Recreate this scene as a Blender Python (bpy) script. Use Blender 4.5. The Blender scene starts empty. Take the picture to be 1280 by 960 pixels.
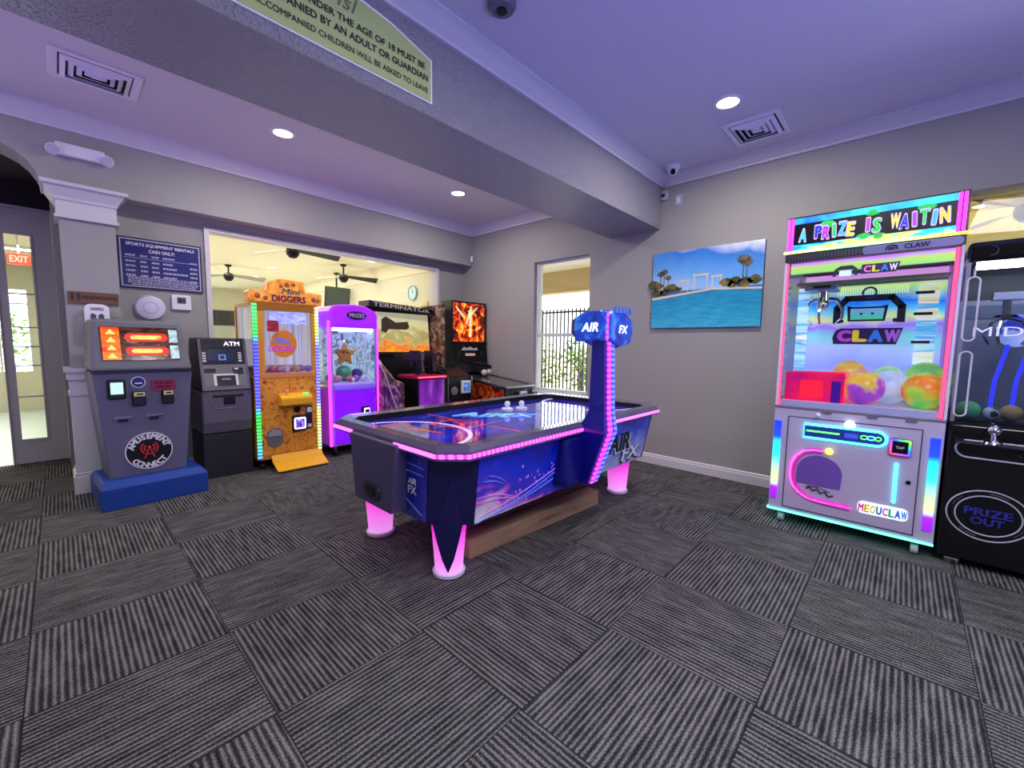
import bpy, bmesh, math, random
from mathutils import Matrix, Vector
random.seed(7)
PI = math.pi
SC = bpy.context.scene
COL = SC.collection

# ------------------------------------------------------------------ camera
cam_d = bpy.data.cameras.new('camera'); cam = bpy.data.objects.new('camera', cam_d); COL.objects.link(cam)
cam_d.sensor_width = 36.0; cam_d.lens = 36.0 * 526.265 / 1280.0; cam_d.clip_start = .05; cam_d.clip_end = 200
YAW, PIT, ROL = .821441, .0918379, -.0133976
fw = Vector((math.cos(PIT) * math.sin(YAW), math.cos(PIT) * math.cos(YAW), -math.sin(PIT)))
r0 = Vector((math.cos(YAW), -math.sin(YAW), 0)); d0 = fw.cross(r0)
rt = r0 * math.cos(ROL) + d0 * math.sin(ROL); dn = -r0 * math.sin(ROL) + d0 * math.cos(ROL)
cam.matrix_world = Matrix(((rt.x, -dn.x, -fw.x, 0), (rt.y, -dn.y, -fw.y, 0), (rt.z, -dn.z, -fw.z, 1.45), (0, 0, 0, 1)))
SC.camera = cam

# ------------------------------------------------------------------ world, exposure
SC.view_settings.view_transform = 'Standard'; SC.view_settings.look = 'None'
SC.view_settings.gamma = 1.0; SC.view_settings.use_curve_mapping = False
SC.view_settings.exposure = 0.0
W = bpy.data.worlds.new('sky'); SC.world = W; W.use_nodes = True
W.node_tree.nodes['Background'].inputs[0].default_value = (.86, .93, 1, 1)
W.node_tree.nodes['Background'].inputs[1].default_value = 6.0


def lin(h):
    if not isinstance(h, str): return tuple(h[:3]) + (1,)
    h = h.lstrip('#'); o = []
    for i in (0, 2, 4):
        c = int(h[i:i + 2], 16) / 255
        o.append(c / 12.92 if c <= .04045 else ((c + .055) / 1.055) ** 2.4)
    return tuple(o) + (1,)


def lamp(name, kind, loc, power, color, aim=None, size=.2, size_y=None, spread=None, spot=None):
    d = bpy.data.lights.new(name, kind); d.energy = power; d.color = lin(color)[:3]
    if kind == 'AREA':
        d.size = size
        if size_y: d.shape = 'RECTANGLE'; d.size_y = size_y
        else: d.shape = 'DISK'
        if spread: d.spread = spread
    elif kind == 'SUN': d.angle = size
    else: d.shadow_soft_size = size
    o = bpy.data.objects.new(name, d); COL.objects.link(o); o.location = loc
    v = Vector(aim) - Vector(loc) if aim else Vector((0, 0, -1))
    o.rotation_euler = v.to_track_quat('-Z', 'Y').to_euler()
    return o


# high sun from behind the building, lighting the paving and garden outside the window
lamp('sun', 'SUN', (0, 0, 20), 12.0, '#fff2dc', (11, 3, 4), size=.01)

# blue-violet fill areas added to tint the ceiling, as if from unseen game machines
lamp('arcade_fill', 'AREA', (1.6, -2.3, .9), 55, '#8a8cff', (2.2, .3, 3.44), 3.0, 1.4, spread=2.0)
lamp('arcade_fill', 'AREA', (-2.2, 3.6, .9), 20, '#b496ff', (.6, 4.4, 3.44), 1.6, 1.0, spread=2.0)
# broad fill areas added under the ceiling, behind and beside the viewer
lamp('ceiling_fill_light', 'AREA', (0.6, -1.2, 3.40), 120, '#f3f1ff', (0.6, -1.0, 0), 2.2, 1.2)
lamp('ceiling_fill_light', 'AREA', (-1.4, 4.2, 3.40), 34, '#fff6ee', (-1.2, 4.2, 0), 1.2, .8)
# area lights for the neighbouring rooms: downward under the ceilings, uplights from waist height
lamp('hall_light', 'AREA', (2.4, 9.8, 3.05), 215, '#fff0e2', (2.4, 9.8, 0), 4.5, 6)
lamp('hall_uplight', 'AREA', (2.4, 9.8, 1.0), 90, '#fff2e4', (2.4, 9.8, 3), 4.5, 6)
lamp('lobby_light', 'AREA', (-.8, 9.6, 2.9), 85, '#fff4e6', (-.8, 9.6, 0), 2, 3)
lamp('games_room_light', 'AREA', (7.2, -1.6, 2.9), 30, '#fff0c8', (7.2, -1.6, 0), 1.5, 2)
lamp('games_room_uplight', 'AREA', (7.2, -1.6, .9), 45, '#fff0c8', (7.2, -1.6, 3), 1.5, 2)


# ------------------------------------------------------------------ materials
def nt(name):
    m = bpy.data.materials.new(name); m.use_nodes = True
    t = m.node_tree; return m, t, t.nodes['Principled BSDF']


def mat(name, col, rough=.5, metal=0.0, es=0.0, emit=None, coat=0.0, spec=.5, bump=0.0, bscale=60, alpha=1.0):
    m, t, b = nt(name)
    b.inputs['Base Color'].default_value = lin(col); b.inputs['Roughness'].default_value = rough
    b.inputs['Metallic'].default_value = metal; b.inputs['Coat Weight'].default_value = coat
    b.inputs['Specular IOR Level'].default_value = spec
    if es:
        b.inputs['Emission Color'].default_value = lin(emit or col); b.inputs['Emission Strength'].default_value = es
    c = t.nodes.new('ShaderNodeTexCoord'); n = t.nodes.new('ShaderNodeTexNoise')
    n.inputs['Scale'].default_value = bscale; n.inputs['Detail'].default_value = 4
    t.links.new(c.outputs['Object'], n.inputs['Vector'])
    if bump:
        k = t.nodes.new('ShaderNodeBump'); k.inputs['Strength'].default_value = bump; k.inputs['Distance'].default_value = .02 if bump < .9 else .06
        t.links.new(n.outputs['Fac'], k.inputs['Height']); t.links.new(k.outputs['Normal'], b.inputs['Normal'])
    else:   # faint wear in the gloss
        r = t.nodes.new('ShaderNodeMapRange'); r.inputs['To Min'].default_value = max(.02, rough - .05); r.inputs['To Max'].default_value = min(1, rough + .05)
        t.links.new(n.outputs['Fac'], r.inputs['Value']); t.links.new(r.outputs['Result'], b.inputs['Roughness'])
    return m


def math_node(t, op, a, b=None):
    n = t.nodes.new('ShaderNodeMath'); n.operation = op
    for i, v in enumerate((a, b)):
        if v is None: continue
        if isinstance(v, (int, float)): n.inputs[i].default_value = v
        else: t.links.new(v, n.inputs[i])
    return n.outputs[0]


def art(name, stops, g=(0, 0, 0), off=.0, nk=1.0, scale=6, stretch=(1, 1, 1), rot=(0, 0, 0), dist=0.0, detail=3, es=0.0, rough=.35, coat=0.0, vor=False, band=None, interp='LINEAR'):
    """printed or glowing artwork: ramp over (noise * nk + position . g + off); band = (axis, frequency, duty) for LED dots"""
    m, t, b = nt(name)
    c = t.nodes.new('ShaderNodeTexCoord'); mp = t.nodes.new('ShaderNodeMapping')
    mp.inputs['Scale'].default_value = stretch; mp.inputs['Rotation'].default_value = rot
    t.links.new(c.outputs['Object'], mp.inputs['Vector'])
    val = off
    if nk:
        if vor:
            n = t.nodes.new('ShaderNodeTexVoronoi'); n.inputs['Scale'].default_value = scale; o = n.outputs['Distance']
        else:
            n = t.nodes.new('ShaderNodeTexNoise'); n.inputs['Scale'].default_value = scale; n.inputs['Detail'].default_value = detail
            n.inputs['Distortion'].default_value = dist; o = n.outputs['Fac']
        t.links.new(mp.outputs['Vector'], n.inputs['Vector'])
        val = math_node(t, 'ADD', math_node(t, 'MULTIPLY', o, nk), off)
    if any(g):
        d = t.nodes.new('ShaderNodeVectorMath'); d.operation = 'DOT_PRODUCT'; d.inputs[1].default_value = g
        t.links.new(c.outputs['Object'], d.inputs[0]); val = math_node(t, 'ADD', d.outputs['Value'], val)
    r = t.nodes.new('ShaderNodeValToRGB'); r.color_ramp.interpolation = interp
    e = r.color_ramp.elements
    while len(e) < len(stops): e.new(.5)
    for k, (p, h) in enumerate(stops): e[k].position = p; e[k].color = lin(h)
    if isinstance(val, float): r.inputs['Fac'].default_value = val
    else: t.links.new(val, r.inputs['Fac'])
    colour = r.outputs['Color']
    t.links.new(colour, b.inputs['Base Color']); b.inputs['Roughness'].default_value = rough; b.inputs['Coat Weight'].default_value = coat
    if es:
        t.links.new(colour, b.inputs['Emission Color']); b.inputs['Emission Strength'].default_value = es
        if band:
            s = t.nodes.new('ShaderNodeSeparateXYZ'); t.links.new(c.outputs['Object'], s.inputs[0])
            f = math_node(t, 'FRACT', math_node(t, 'MULTIPLY', s.outputs[band[0]], band[1]))
            on = math_node(t, 'LESS_THAN', f, band[2])
            t.links.new(math_node(t, 'ADD', math_node(t, 'MULTIPLY', on, es * .85), es * .15), b.inputs['Emission Strength'])
    return m


def glass(name, tint='#ffffff', refl=.8, rough=.0):
    m, t, b = nt(name); t.nodes.remove(b)
    o = t.nodes['Material Output']; tr = t.nodes.new('ShaderNodeBsdfTransparent'); tr.inputs[0].default_value = lin(tint)
    gl = t.nodes.new('ShaderNodeBsdfGlossy'); gl.inputs['Roughness'].default_value = rough
    f = t.nodes.new('ShaderNodeFresnel'); f.inputs[0].default_value = 1.45
    mx = t.nodes.new('ShaderNodeMixShader')
    t.links.new(math_node(t, 'MULTIPLY', f.outputs[0], refl), mx.inputs[0])
    t.links.new(tr.outputs[0], mx.inputs[1]); t.links.new(gl.outputs[0], mx.inputs[2]); t.links.new(mx.outputs[0], o.inputs[0])
    return m


def carpet():
    m, t, b = nt('carpet_tiles')
    c = t.nodes.new('ShaderNodeTexCoord'); s = t.nodes.new('ShaderNodeSeparateXYZ'); t.links.new(c.outputs['Object'], s.inputs[0])
    P = .676
    u = math_node(t, 'DIVIDE', math_node(t, 'SUBTRACT', s.outputs[0], .500), P)
    v = math_node(t, 'DIVIDE', math_node(t, 'SUBTRACT', s.outputs[1], 1.020), P)
    i = math_node(t, 'FLOOR', u); j = math_node(t, 'FLOOR', v)
    par = math_node(t, 'FLOORED_MODULO', math_node(t, 'ADD', i, j), 2.0)
    inv = math_node(t, 'SUBTRACT', 1.0, par)
    a = math_node(t, 'ADD', math_node(t, 'MULTIPLY', s.outputs[0], par), math_node(t, 'MULTIPLY', s.outputs[1], inv))   # across the ribs
    l = math_node(t, 'ADD', math_node(t, 'MULTIPLY', s.outputs[1], par), math_node(t, 'MULTIPLY', s.outputs[0], inv))   # along the ribs
    F = 42.0
    st = math_node(t, 'MULTIPLY', a, F)
    tri = math_node(t, 'ABSOLUTE', math_node(t, 'SUBTRACT', math_node(t, 'FRACT', st), .5))          # 0..0.5
    cv = t.nodes.new('ShaderNodeCombineXYZ')
    t.links.new(math_node(t, 'FLOOR', st), cv.inputs[0]); t.links.new(math_node(t, 'MULTIPLY', l, 5.0), cv.inputs[1])
    t.links.new(math_node(t, 'ADD', math_node(t, 'MULTIPLY', i, 3.7), math_node(t, 'MULTIPLY', j, 9.1)), cv.inputs[2])
    n = t.nodes.new('ShaderNodeTexNoise'); n.inputs['Scale'].default_value = 1.0; n.inputs['Detail'].default_value = 3; t.links.new(cv.outputs[0], n.inputs['Vector'])
    fz = t.nodes.new('ShaderNodeTexNoise'); fz.inputs['Scale'].default_value = 130; fz.inputs['Detail'].default_value = 2; t.links.new(c.outputs['Object'], fz.inputs['Vector'])
    k = math_node(t, 'ADD', math_node(t, 'MULTIPLY', tri, 1.15), math_node(t, 'MULTIPLY', n.outputs['Fac'], .75))
    k = math_node(t, 'ADD', k, math_node(t, 'MULTIPLY', math_node(t, 'SUBTRACT', fz.outputs['Fac'], .5), .9))
    e1 = math_node(t, 'ABSOLUTE', math_node(t, 'SUBTRACT', math_node(t, 'FRACT', u), .5)); e2 = math_node(t, 'ABSOLUTE', math_node(t, 'SUBTRACT', math_node(t, 'FRACT', v), .5))
    seam = math_node(t, 'GREATER_THAN', math_node(t, 'MAXIMUM', e1, e2), .4965)
    k = math_node(t, 'SUBTRACT', k, math_node(t, 'MULTIPLY', seam, .5))
    r = t.nodes.new('ShaderNodeValToRGB'); e = r.color_ramp.elements
    e[0].position = .36; e[0].color = (.014, .014, .016, 1); e[1].position = 1.02; e[1].color = (.235, .23, .225, 1)
    x = e.new(.62); x.color = (.054, .053, .056, 1)
    t.links.new(k, r.inputs['Fac']); t.links.new(r.outputs['Color'], b.inputs['Base Color'])
    b.inputs['Roughness'].default_value = .95; b.inputs['Specular IOR Level'].default_value = .15
    bp = t.nodes.new('ShaderNodeBump'); bp.inputs['Strength'].default_value = .5; bp.inputs['Distance'].default_value = .01
    t.links.new(k, bp.inputs['Height']); t.links.new(bp.outputs['Normal'], b.inputs['Normal'])
    return m


M = dict(
    wall=mat('grey_wall_paint', '#9e9d9b', .75, bump=.25, bscale=90),
    beam=mat('textured_wall_paint', '#b6b4ba', .24, bump=1.0, bscale=60, spec=.5),
    ceil=mat('ceiling_paint', '#d6d3da', .8, bump=.2, bscale=70),
    trim=mat('white_trim_paint', '#d2d0d4', .4),
    doorp=mat('door_paint', '#b9b5bd', .45),
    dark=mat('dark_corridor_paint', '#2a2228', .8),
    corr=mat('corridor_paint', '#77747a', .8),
    carpet=carpet(),
    hallw=mat('cream_wall_paint', '#d4d2be', .8), hallc=mat('cream_ceiling_paint', '#e6dec4', .8),
    tilef=mat('pale_floor_tile', '#cfdcd8', .35),
    tan=mat('tan_stucco', '#c9ad7c', .85, bump=.3, bscale=40), porch=mat('porch_ceiling_paint', '#f2ead2', .8),
    pave=mat('pale_paving', '#d6d0c4', .9, bump=.3, bscale=30),
    fence=mat('dark_fence_metal', '#35333a', .45, .3),
    leaf=art('leaves', [(.3, '#33501e'), (.6, '#6f9a3a'), (.8, '#b8d678')], scale=9, rough=.7),
    footc=mat('clear_foot', '#e6d4ee', .12, coat=.6),
    glass=glass('clear_glass'), pane=glass('window_glass', '#fbfcf8', .7),
    acryl=glass('clear_acrylic', '#f2f6ff', .35, .02),
    black=mat('black_plastic', '#0b0b10', .35), blackg=mat('black_gloss', '#06060a', .12, coat=.5), blackm=mat('black_metal', '#111116', .4, .5),
    chrome=mat('chrome', '#d8d8dc', .12, 1.0), steel=mat('brushed_steel', '#8f9096', .35, 1.0), white=mat('white_plastic', '#e8e6ee', .4),
    grey=mat('grey_plastic', '#6f6d76', .5),
    lampw=mat('lamp_diffuser', '#ffffff', .5, es=9, emit='#fff6e6'), hlamp=mat('hall_lamp_diffuser', '#ffffff', .5, es=5, emit='#fffbe8'),
    navy=mat('navy_print', '#1a2070', .4), signw=mat('white_print', '#e9e9f2', .5), greyprint=mat('grey_print', '#b7b6cc', .5),
)


# ------------------------------------------------------------------ mesh helpers
class MB:
    def __init__(s): s.bm = bmesh.new()

    def raw(s, verts, faces):
        vs = [s.bm.verts.new(v) for v in verts]
        for f in faces:
            try: s.bm.faces.new([vs[i] for i in f])
            except ValueError: pass
        return s

    def box(s, x0, x1, y0, y1, z0, z1):
        v = [(x, y, z) for x in (x0, x1) for y in (y0, y1) for z in (z0, z1)]
        return s.raw(v, [(0, 1, 3, 2), (4, 6, 7, 5), (0, 4, 5, 1), (2, 3, 7, 6), (0, 2, 6, 4), (1, 5, 7, 3)])

    def obox(s, c, ax, ay, az):
        """box from centre and three half-axis vectors"""
        c, ax, ay, az = map(Vector, (c, ax, ay, az))
        v = [c + ax * i + ay * j + az * k for i in (-1, 1) for j in (-1, 1) for k in (-1, 1)]
        return s.raw(v, [(0, 1, 3, 2), (4, 6, 7, 5), (0, 4, 5, 1), (2, 3, 7, 6), (0, 2, 6, 4), (1, 5, 7, 3)])

    def prism(s, pts, axis, a, b):
        def at(p, d):
            return {'x': (d, p[0], p[1]), 'y': (p[0], d, p[1]), 'z': (p[0], p[1], d)}[axis]
        n = len(pts)
        return s.raw([at(p, a) for p in pts] + [at(p, b) for p in pts],
                     [tuple(range(n))[::-1], tuple(range(n, 2 * n))] + [(i, (i + 1) % n, n + (i + 1) % n, n + i) for i in range(n)])

    def loft(s, A, B, caps=True):
        n = len(A)
        f = [(i, (i + 1) % n, n + (i + 1) % n, n + i) for i in range(n)]
        if caps: f += [tuple(range(n))[::-1], tuple(range(n, 2 * n))]
        return s.raw(list(A) + list(B), f)

    def tube(s, pts, r, n=8, closed=False):
        P = [Vector(p) for p in pts]; N = len(P); rings = []
        up = Vector((0, 0, 1))
        for i, p in enumerate(P):
            if closed: d = P[(i + 1) % N] - P[i - 1]
            else: d = P[min(i + 1, N - 1)] - P[max(i - 1, 0)]
            d.normalize()
            if abs(d.dot(up)) > .95: up = Vector((1, 0, 0)) if abs(d.x) < .9 else Vector((0, 1, 0))
            a = d.cross(up).normalized(); b = a.cross(d).normalized(); up = b
            rr = r[i] if isinstance(r, (list, tuple)) else r
            rings.append([p + (a * math.cos(2 * PI * k / n) + b * math.sin(2 * PI * k / n)) * rr for k in range(n)])
        v = [q for g in rings for q in g]; f = []
        for i in range(N if closed else N - 1):
            for k in range(n):
                j = (i + 1) % N
                f.append((i * n + k, i * n + (k + 1) % n, j * n + (k + 1) % n, j * n + k))
        if not closed: f += [tuple(range(n))[::-1], tuple(range((N - 1) * n, N * n))]
        return s.raw(v, f)

    def cyl(s, p0, p1, r0, r1=None, n=20):
        return s.tube([p0, p1], [r0, r0 if r1 is None else r1], n)

    def lathe(s, prof, c=(0, 0, 0), n=28, mtx=None):
        v, f = [], []
        for r, z in prof:
            for k in range(n):
                p = Vector((r * math.cos(2 * PI * k / n), r * math.sin(2 * PI * k / n), z))
                v.append((mtx @ p if mtx else p) + Vector(c))
        for i in range(len(prof) - 1):
            for k in range(n):
                f.append((i * n + k, i * n + (k + 1) % n, (i + 1) * n + (k + 1) % n, (i + 1) * n + k))
        return s.raw(v, f)

    def ball(s, c, r, sc=(1, 1, 1), n=16):
        m = n // 2
        prof = [(max(1e-4, r * math.sin(PI * i / m)), -r * math.cos(PI * i / m)) for i in range(m + 1)]
        return s.lathe(prof, c, n, Matrix.Diagonal((*sc, 1)).to_3x3())

    def text(s, body, mtx, w=None, h=None, depth=.002, bold=0.0, shear=0.0):
        """lettering in the XY plane of mtx, centred, scaled to width w and capital height h"""
        cu = bpy.data.curves.new('t', 'FONT'); cu.body = body; cu.extrude = .0; cu.shear = shear; cu.resolution_u = 3
        ob = bpy.data.objects.new('t', cu); me = bpy.data.meshes.new_from_object(ob)
        if not me or not me.vertices: return s
        xs = [v.co.x for v in me.vertices]; ys = [v.co.y for v in me.vertices]
        sx0, sx1, sy0, sy1 = min(xs), max(xs), min(ys), max(ys)
        ky = (h / (sy1 - sy0)) if h else None; kx = (w / (sx1 - sx0)) if w else None
        kx = kx or ky; ky = ky or kx
        sh = ((0, 0), (-.8, 0), (.8, 0), (0, -.6), (0, .6), (-.6, -.5), (.6, .5), (-.6, .5), (.6, -.5)) if bold else ((0, 0),)   # heavier strokes
        kx *= (sx1 - sx0) / (sx1 - sx0 + 1.6 * bold); ky *= (sy1 - sy0) / (sy1 - sy0 + 1.2 * bold)
        for i, (dx, dy) in enumerate(sh):
            vv = [mtx @ Vector(((v.co.x + dx * bold - (sx0 + sx1) / 2) * kx, (v.co.y + dy * bold - (sy0 + sy1) / 2) * ky, depth + i * .00012)) for v in me.vertices]
            s.raw(vv, [tuple(p.vertices) for p in me.polygons])
        bpy.data.meshes.remove(me); bpy.data.objects.remove(ob); bpy.data.curves.remove(cu)
        return s

    def xf(s, mtx): bmesh.ops.transform(s.bm, matrix=mtx, verts=s.bm.verts); return s

    def build(s, name, m, parent=None, bevel=0.0, smooth=False, label=None, seg=2, norm=True):
        if norm: bmesh.ops.recalc_face_normals(s.bm, faces=s.bm.faces)
        me = bpy.data.meshes.new(name); s.bm.to_mesh(me); s.bm.free()
        me.materials.append(M[m] if isinstance(m, str) else m)
        o = bpy.data.objects.new(name, me); COL.objects.link(o); o.parent = parent
        if smooth:
            for p in me.polygons: p.use_smooth = True
            me.set_sharp_from_angle(angle=math.radians(38))
        if bevel:
            b = o.modifiers.new('bevel', 'BEVEL'); b.width = bevel; b.segments = seg; b.limit_method = 'ANGLE'; b.angle_limit = math.radians(40)
        if label: o['label'] = label
        return o


def thing(name, label, cat, loc=(0, 0, 0), rz=0.0, group=None):
    o = bpy.data.objects.new(name, None); COL.objects.link(o); o.empty_display_size = .1
    o.location = loc; o.rotation_euler = (0, 0, rz); o['label'] = label; o['category'] = cat
    if group: o['group'] = group
    return o


def tag(o, label, cat, group=None, kind=None):
    o['label'] = label; o['category'] = cat
    if group: o['group'] = group
    if kind: o['kind'] = kind
    return o


def struct(name, mb, m, parent=None, label=None, cat=None, **k):
    o = mb.build(name, m, parent, **k)
    if not parent:
        o['kind'] = 'structure'
        if label: o['label'] = label
        if cat: o['category'] = cat
    return o


def T(x, y, z): return Matrix.Translation((x, y, z))
def front(x, y, z, roll=0.0): return T(x, y, z) @ Matrix.Rotation(PI / 2, 4, 'X') @ Matrix.Rotation(roll, 4, 'Z')     # reads from -y
def side(x, y, z, roll=0.0): return T(x, y, z) @ Matrix.Rotation(-PI / 2, 4, 'Z') @ Matrix.Rotation(PI / 2, 4, 'X') @ Matrix.Rotation(roll, 4, 'Z')   # reads from -x
def arcpts(cx, cz, r, a0, a1, n=12, y=0.0, rz=None):
    return [(cx + r * math.cos(math.radians(a0 + (a1 - a0) * i / n)), y, cz + (rz or r) * math.sin(math.radians(a0 + (a1 - a0) * i / n))) for i in range(n + 1)]


def rrect(x0, x1, z0, z1, r, n=5):
    o = []
    for cx, cz, a in ((x1 - r, z1 - r, 0), (x0 + r, z1 - r, 90), (x0 + r, z0 + r, 180), (x1 - r, z0 + r, 270)):
        o += [(cx + r * math.cos(math.radians(a + 90 * i / n)), cz + r * math.sin(math.radians(a + 90 * i / n))) for i in range(n + 1)]
    return o


# ================================================================== the room
XB = 4.99; CE = 3.44
struct('floor', MB().box(-3.2, 5.0, -3.6, 7.42, -.1, 0), 'carpet', label='dark grey carpet tiles with quarter-turned ribbed stripes', cat='floor')
struct('ceiling', MB().box(-3.2, 5.2, -3.6, 6.0, CE, CE + .1), 'ceil', label='white ceiling of the games room tinted violet', cat='ceiling')

# right wall with window_1 and the opening at the far right
w = MB(); a, b = XB, 5.17
w.box(a, b, 4.21, 16, 0, 3.5).box(a, b, 3.22, 4.21, 0, .75).box(a, b, 3.22, 4.21, 2.70, 3.5)
w.box(a, b, -.27, 3.22, 0, 3.5).box(a, b, -2.6, -.27, 0, .9).box(a, b, -2.6, -.27, 2.71, 3.5).box(a, b, -3.6, -2.6, 0, 3.5)
struct('wall_right', w, 'wall', label='grey painted right wall with a tall window', cat='wall')
# back wall: header (with the arch to the left), lower wall with the wide opening
arch = [(XB, 2.81), (XB, CE), (-3.2, CE), (-3.2, 3.17), (-.7, 3.17), (-.48, 3.15), (-.36, 3.12), (-.237, 3.075), (-.15, 3.03), (-.09, 2.97), (-.05, 2.90), (-.035, 2.85), (-.03, 2.81)]
struct('wall_header', MB().prism(arch, 'y', 5.62, 6.0), 'wall', label='grey wall above the wide opening, curving into an arch', cat='wall')
w = MB(); a, b = 5.86, 6.0
w.box(.42, 1.18, a, b, 0, 2.81).box(4.43, XB, a, b, 0, 2.81).box(1.18, 4.43, a, b, 0, .8).box(1.18, 4.43, a, b, 2.72, 2.81)
struct('wall_back', w, 'wall', label='grey lower wall around the wide interior opening', cat='wall')
struct('wall_left', MB().box(-3.2, -3.05, -3.6, 7.42, 0, CE), 'wall', label='grey left wall beside the viewer', cat='wall')
struct('wall_front', MB().box(-3.2, 5.0, -3.6, -3.45, 0, CE), 'wall', label='grey wall behind the viewer', cat='wall')
struct('ceiling_beam', MB().box(-3.1, XB, 2.255, 2.93, 2.852, CE), 'beam', label='deep grey textured beam crossing the room', cat='beam')

# crown mouldings
def crown_prof(z1, h, d): return [(0, z1), (d, z1), (d, z1 - .018), (d - .018, z1 - .026), (d * .62, z1 - h * .42), (d * .30, z1 - h * .74), (.022, z1 - h + .022), (.022, z1 - h), (0, z1 - h)]
pr = crown_prof(CE, .115, .115)
struct('trim_1', MB().prism([(2.255 - x, z) for x, z in pr], 'x', -3.05, XB), 'trim', smooth=True, label='white crown moulding along the beam', cat='moulding')
struct('trim_2', MB().prism([(XB - x, z) for x, z in pr], 'y', -3.45, 2.255), 'trim', smooth=True, label='white crown moulding along the right wall', cat='moulding')
pr = crown_prof(CE, .14, .12)
struct('trim_3', MB().prism([(5.62 - x, z) for x, z in pr], 'x', -3.05, XB), 'ceil', smooth=True, label='white crown moulding above the wide opening', cat='moulding')
struct('trim_4', MB().prism([(XB - x, z) for x, z in pr], 'y', 2.93, 5.62), 'ceil', smooth=True, label='white crown moulding in the far corner', cat='moulding')
struct('trim_5', MB().prism([(2.93 + x, z) for x, z in pr], 'x', -3.05, XB), 'ceil', smooth=True, label='white crown moulding on the far side of the beam', cat='moulding')
bp = [(0, 0), (.02, 0), (.02, .085), (.014, .10), (.014, .115), (.006, .125), (0, .125)]
struct('baseboard_right', MB().prism([(XB - x, z) for x, z in bp], 'y', -3.45, 5.86), 'trim', label='white baseboard along the right wall', cat='baseboard')
struct('baseboard_back', MB().prism([(5.86 - x, z) for x, z in bp], 'x', .42, XB), 'trim', label='white baseboard along the back wall', cat='baseboard')

# column at the arch
col = thing('column', 'grey wall column with white capital and white wainscot', 'column', (.25, 5.81, 0)); col['kind'] = 'structure'
MB().box(-.185, .185, -.2, .19, 0, 2.81).build('shaft', 'wall', col)
MB().box(-.20, .20, -.215, .19, 2.545, 2.70).box(-.212, .212, -.227, .19, 2.535, 2.56).build('capital_neck', 'trim', col)
def flare(h0, h1, z0, z1): return [(-h0, -h0 - .02, z0), (h0, -h0 - .02, z0), (h0, .19, z0), (-h0, .19, z0)], [(-h1, -h1 - .02, z1), (h1, -h1 - .02, z1), (h1, .19, z1), (-h1, .19, z1)]
c = MB()
for h0, h1, z0, z1 in ((.205, .212, 2.69, 2.715), (.212, .245, 2.715, 2.77), (.245, .262, 2.77, 2.80), (.28, .285, 2.80, 2.83)):
    c.loft(*flare(h0, h1, z0, z1))
c.build('capital', 'trim', col)
MB().box(-.205, .205, -.222, .19, 0, 1.15).build('wainscot', 'trim', col)
MB().box(-.235, .235, -.25, .19, 1.15, 1.185).box(-.22, .22, -.236, .19, 1.08, 1.15).box(-.215, .215, -.23, .19, .93, .955).build('chair_rail', 'trim', col)
MB().box(-.225, .225, -.24, .19, 0, .17).box(-.215, .215, -.23, .19, .17, .2).build('plinth', 'trim', col, bevel=.006)

# wide opening in the back wall: frame and glass
o = MB()
for x0, x1, z0, z1 in ((1.18, 1.225, .85, 2.685), (4.385, 4.43, .85, 2.685), (1.18, 4.43, 2.685, 2.72), (1.18, 4.43, .8, .85)):
    o.box(x0, x1, 5.83, 6.03, z0, z1)
fr = struct('window_2', o, 'trim', label='wide interior window with a thin white frame looking into the hall', cat='window')
MB().box(1.225, 4.385, 5.925, 5.931, .85, 2.685).build('pane', 'pane', fr)

# window in the right wall
o = MB()
for y0, y1, z0, z1, x0, x1 in ((3.22, 3.25, .80, 2.66, 5.05, 5.16), (4.18, 4.21, .80, 2.66, 5.05, 5.16), (3.22, 4.21, 2.66, 2.70, 5.05, 5.16), (3.22, 4.21, .75, .80, 5.05, 5.16), (3.25, 4.18, 1.585, 1.635, 5.06, 5.14)):
    o.box(x0, x1, y0, y1, z0, z1)
wn = struct('window_1', o, 'trim', label='tall white sash window in the right wall beside the pinball machine', cat='window')
MB().box(5.10, 5.106, 3.25, 4.18, .80, 2.66).build('pane', 'pane', wn)
MB().box(4.955, 5.06, 3.17, 4.26, .735, .752).build('sill', 'trim', wn)
# opening at the far right
o = MB()
for y0, y1, z0, z1 in ((-.29, -.27, .93, 2.685), (-2.6, -2.57, .93, 2.685), (-2.6, -.27, 2.685, 2.71), (-2.6, -.27, .9, .93)):
    o.box(4.98, 5.18, y0, y1, z0, z1)
wn = struct('window_3', o, mat('brown_frame', '#7a7468', .5), label='wide interior window behind the black claw machine', cat='window')
MB().box(5.085, 5.09, -2.57, -.29, .93, 2.685).build('pane', 'pane', wn)

# corridor behind the arch
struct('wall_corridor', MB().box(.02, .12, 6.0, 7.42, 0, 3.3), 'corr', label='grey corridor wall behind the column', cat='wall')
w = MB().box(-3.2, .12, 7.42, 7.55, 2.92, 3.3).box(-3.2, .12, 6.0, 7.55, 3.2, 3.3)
struct('wall_corridor_far', w, 'dark', label='dark wall above the glass door', cat='wall')
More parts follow.
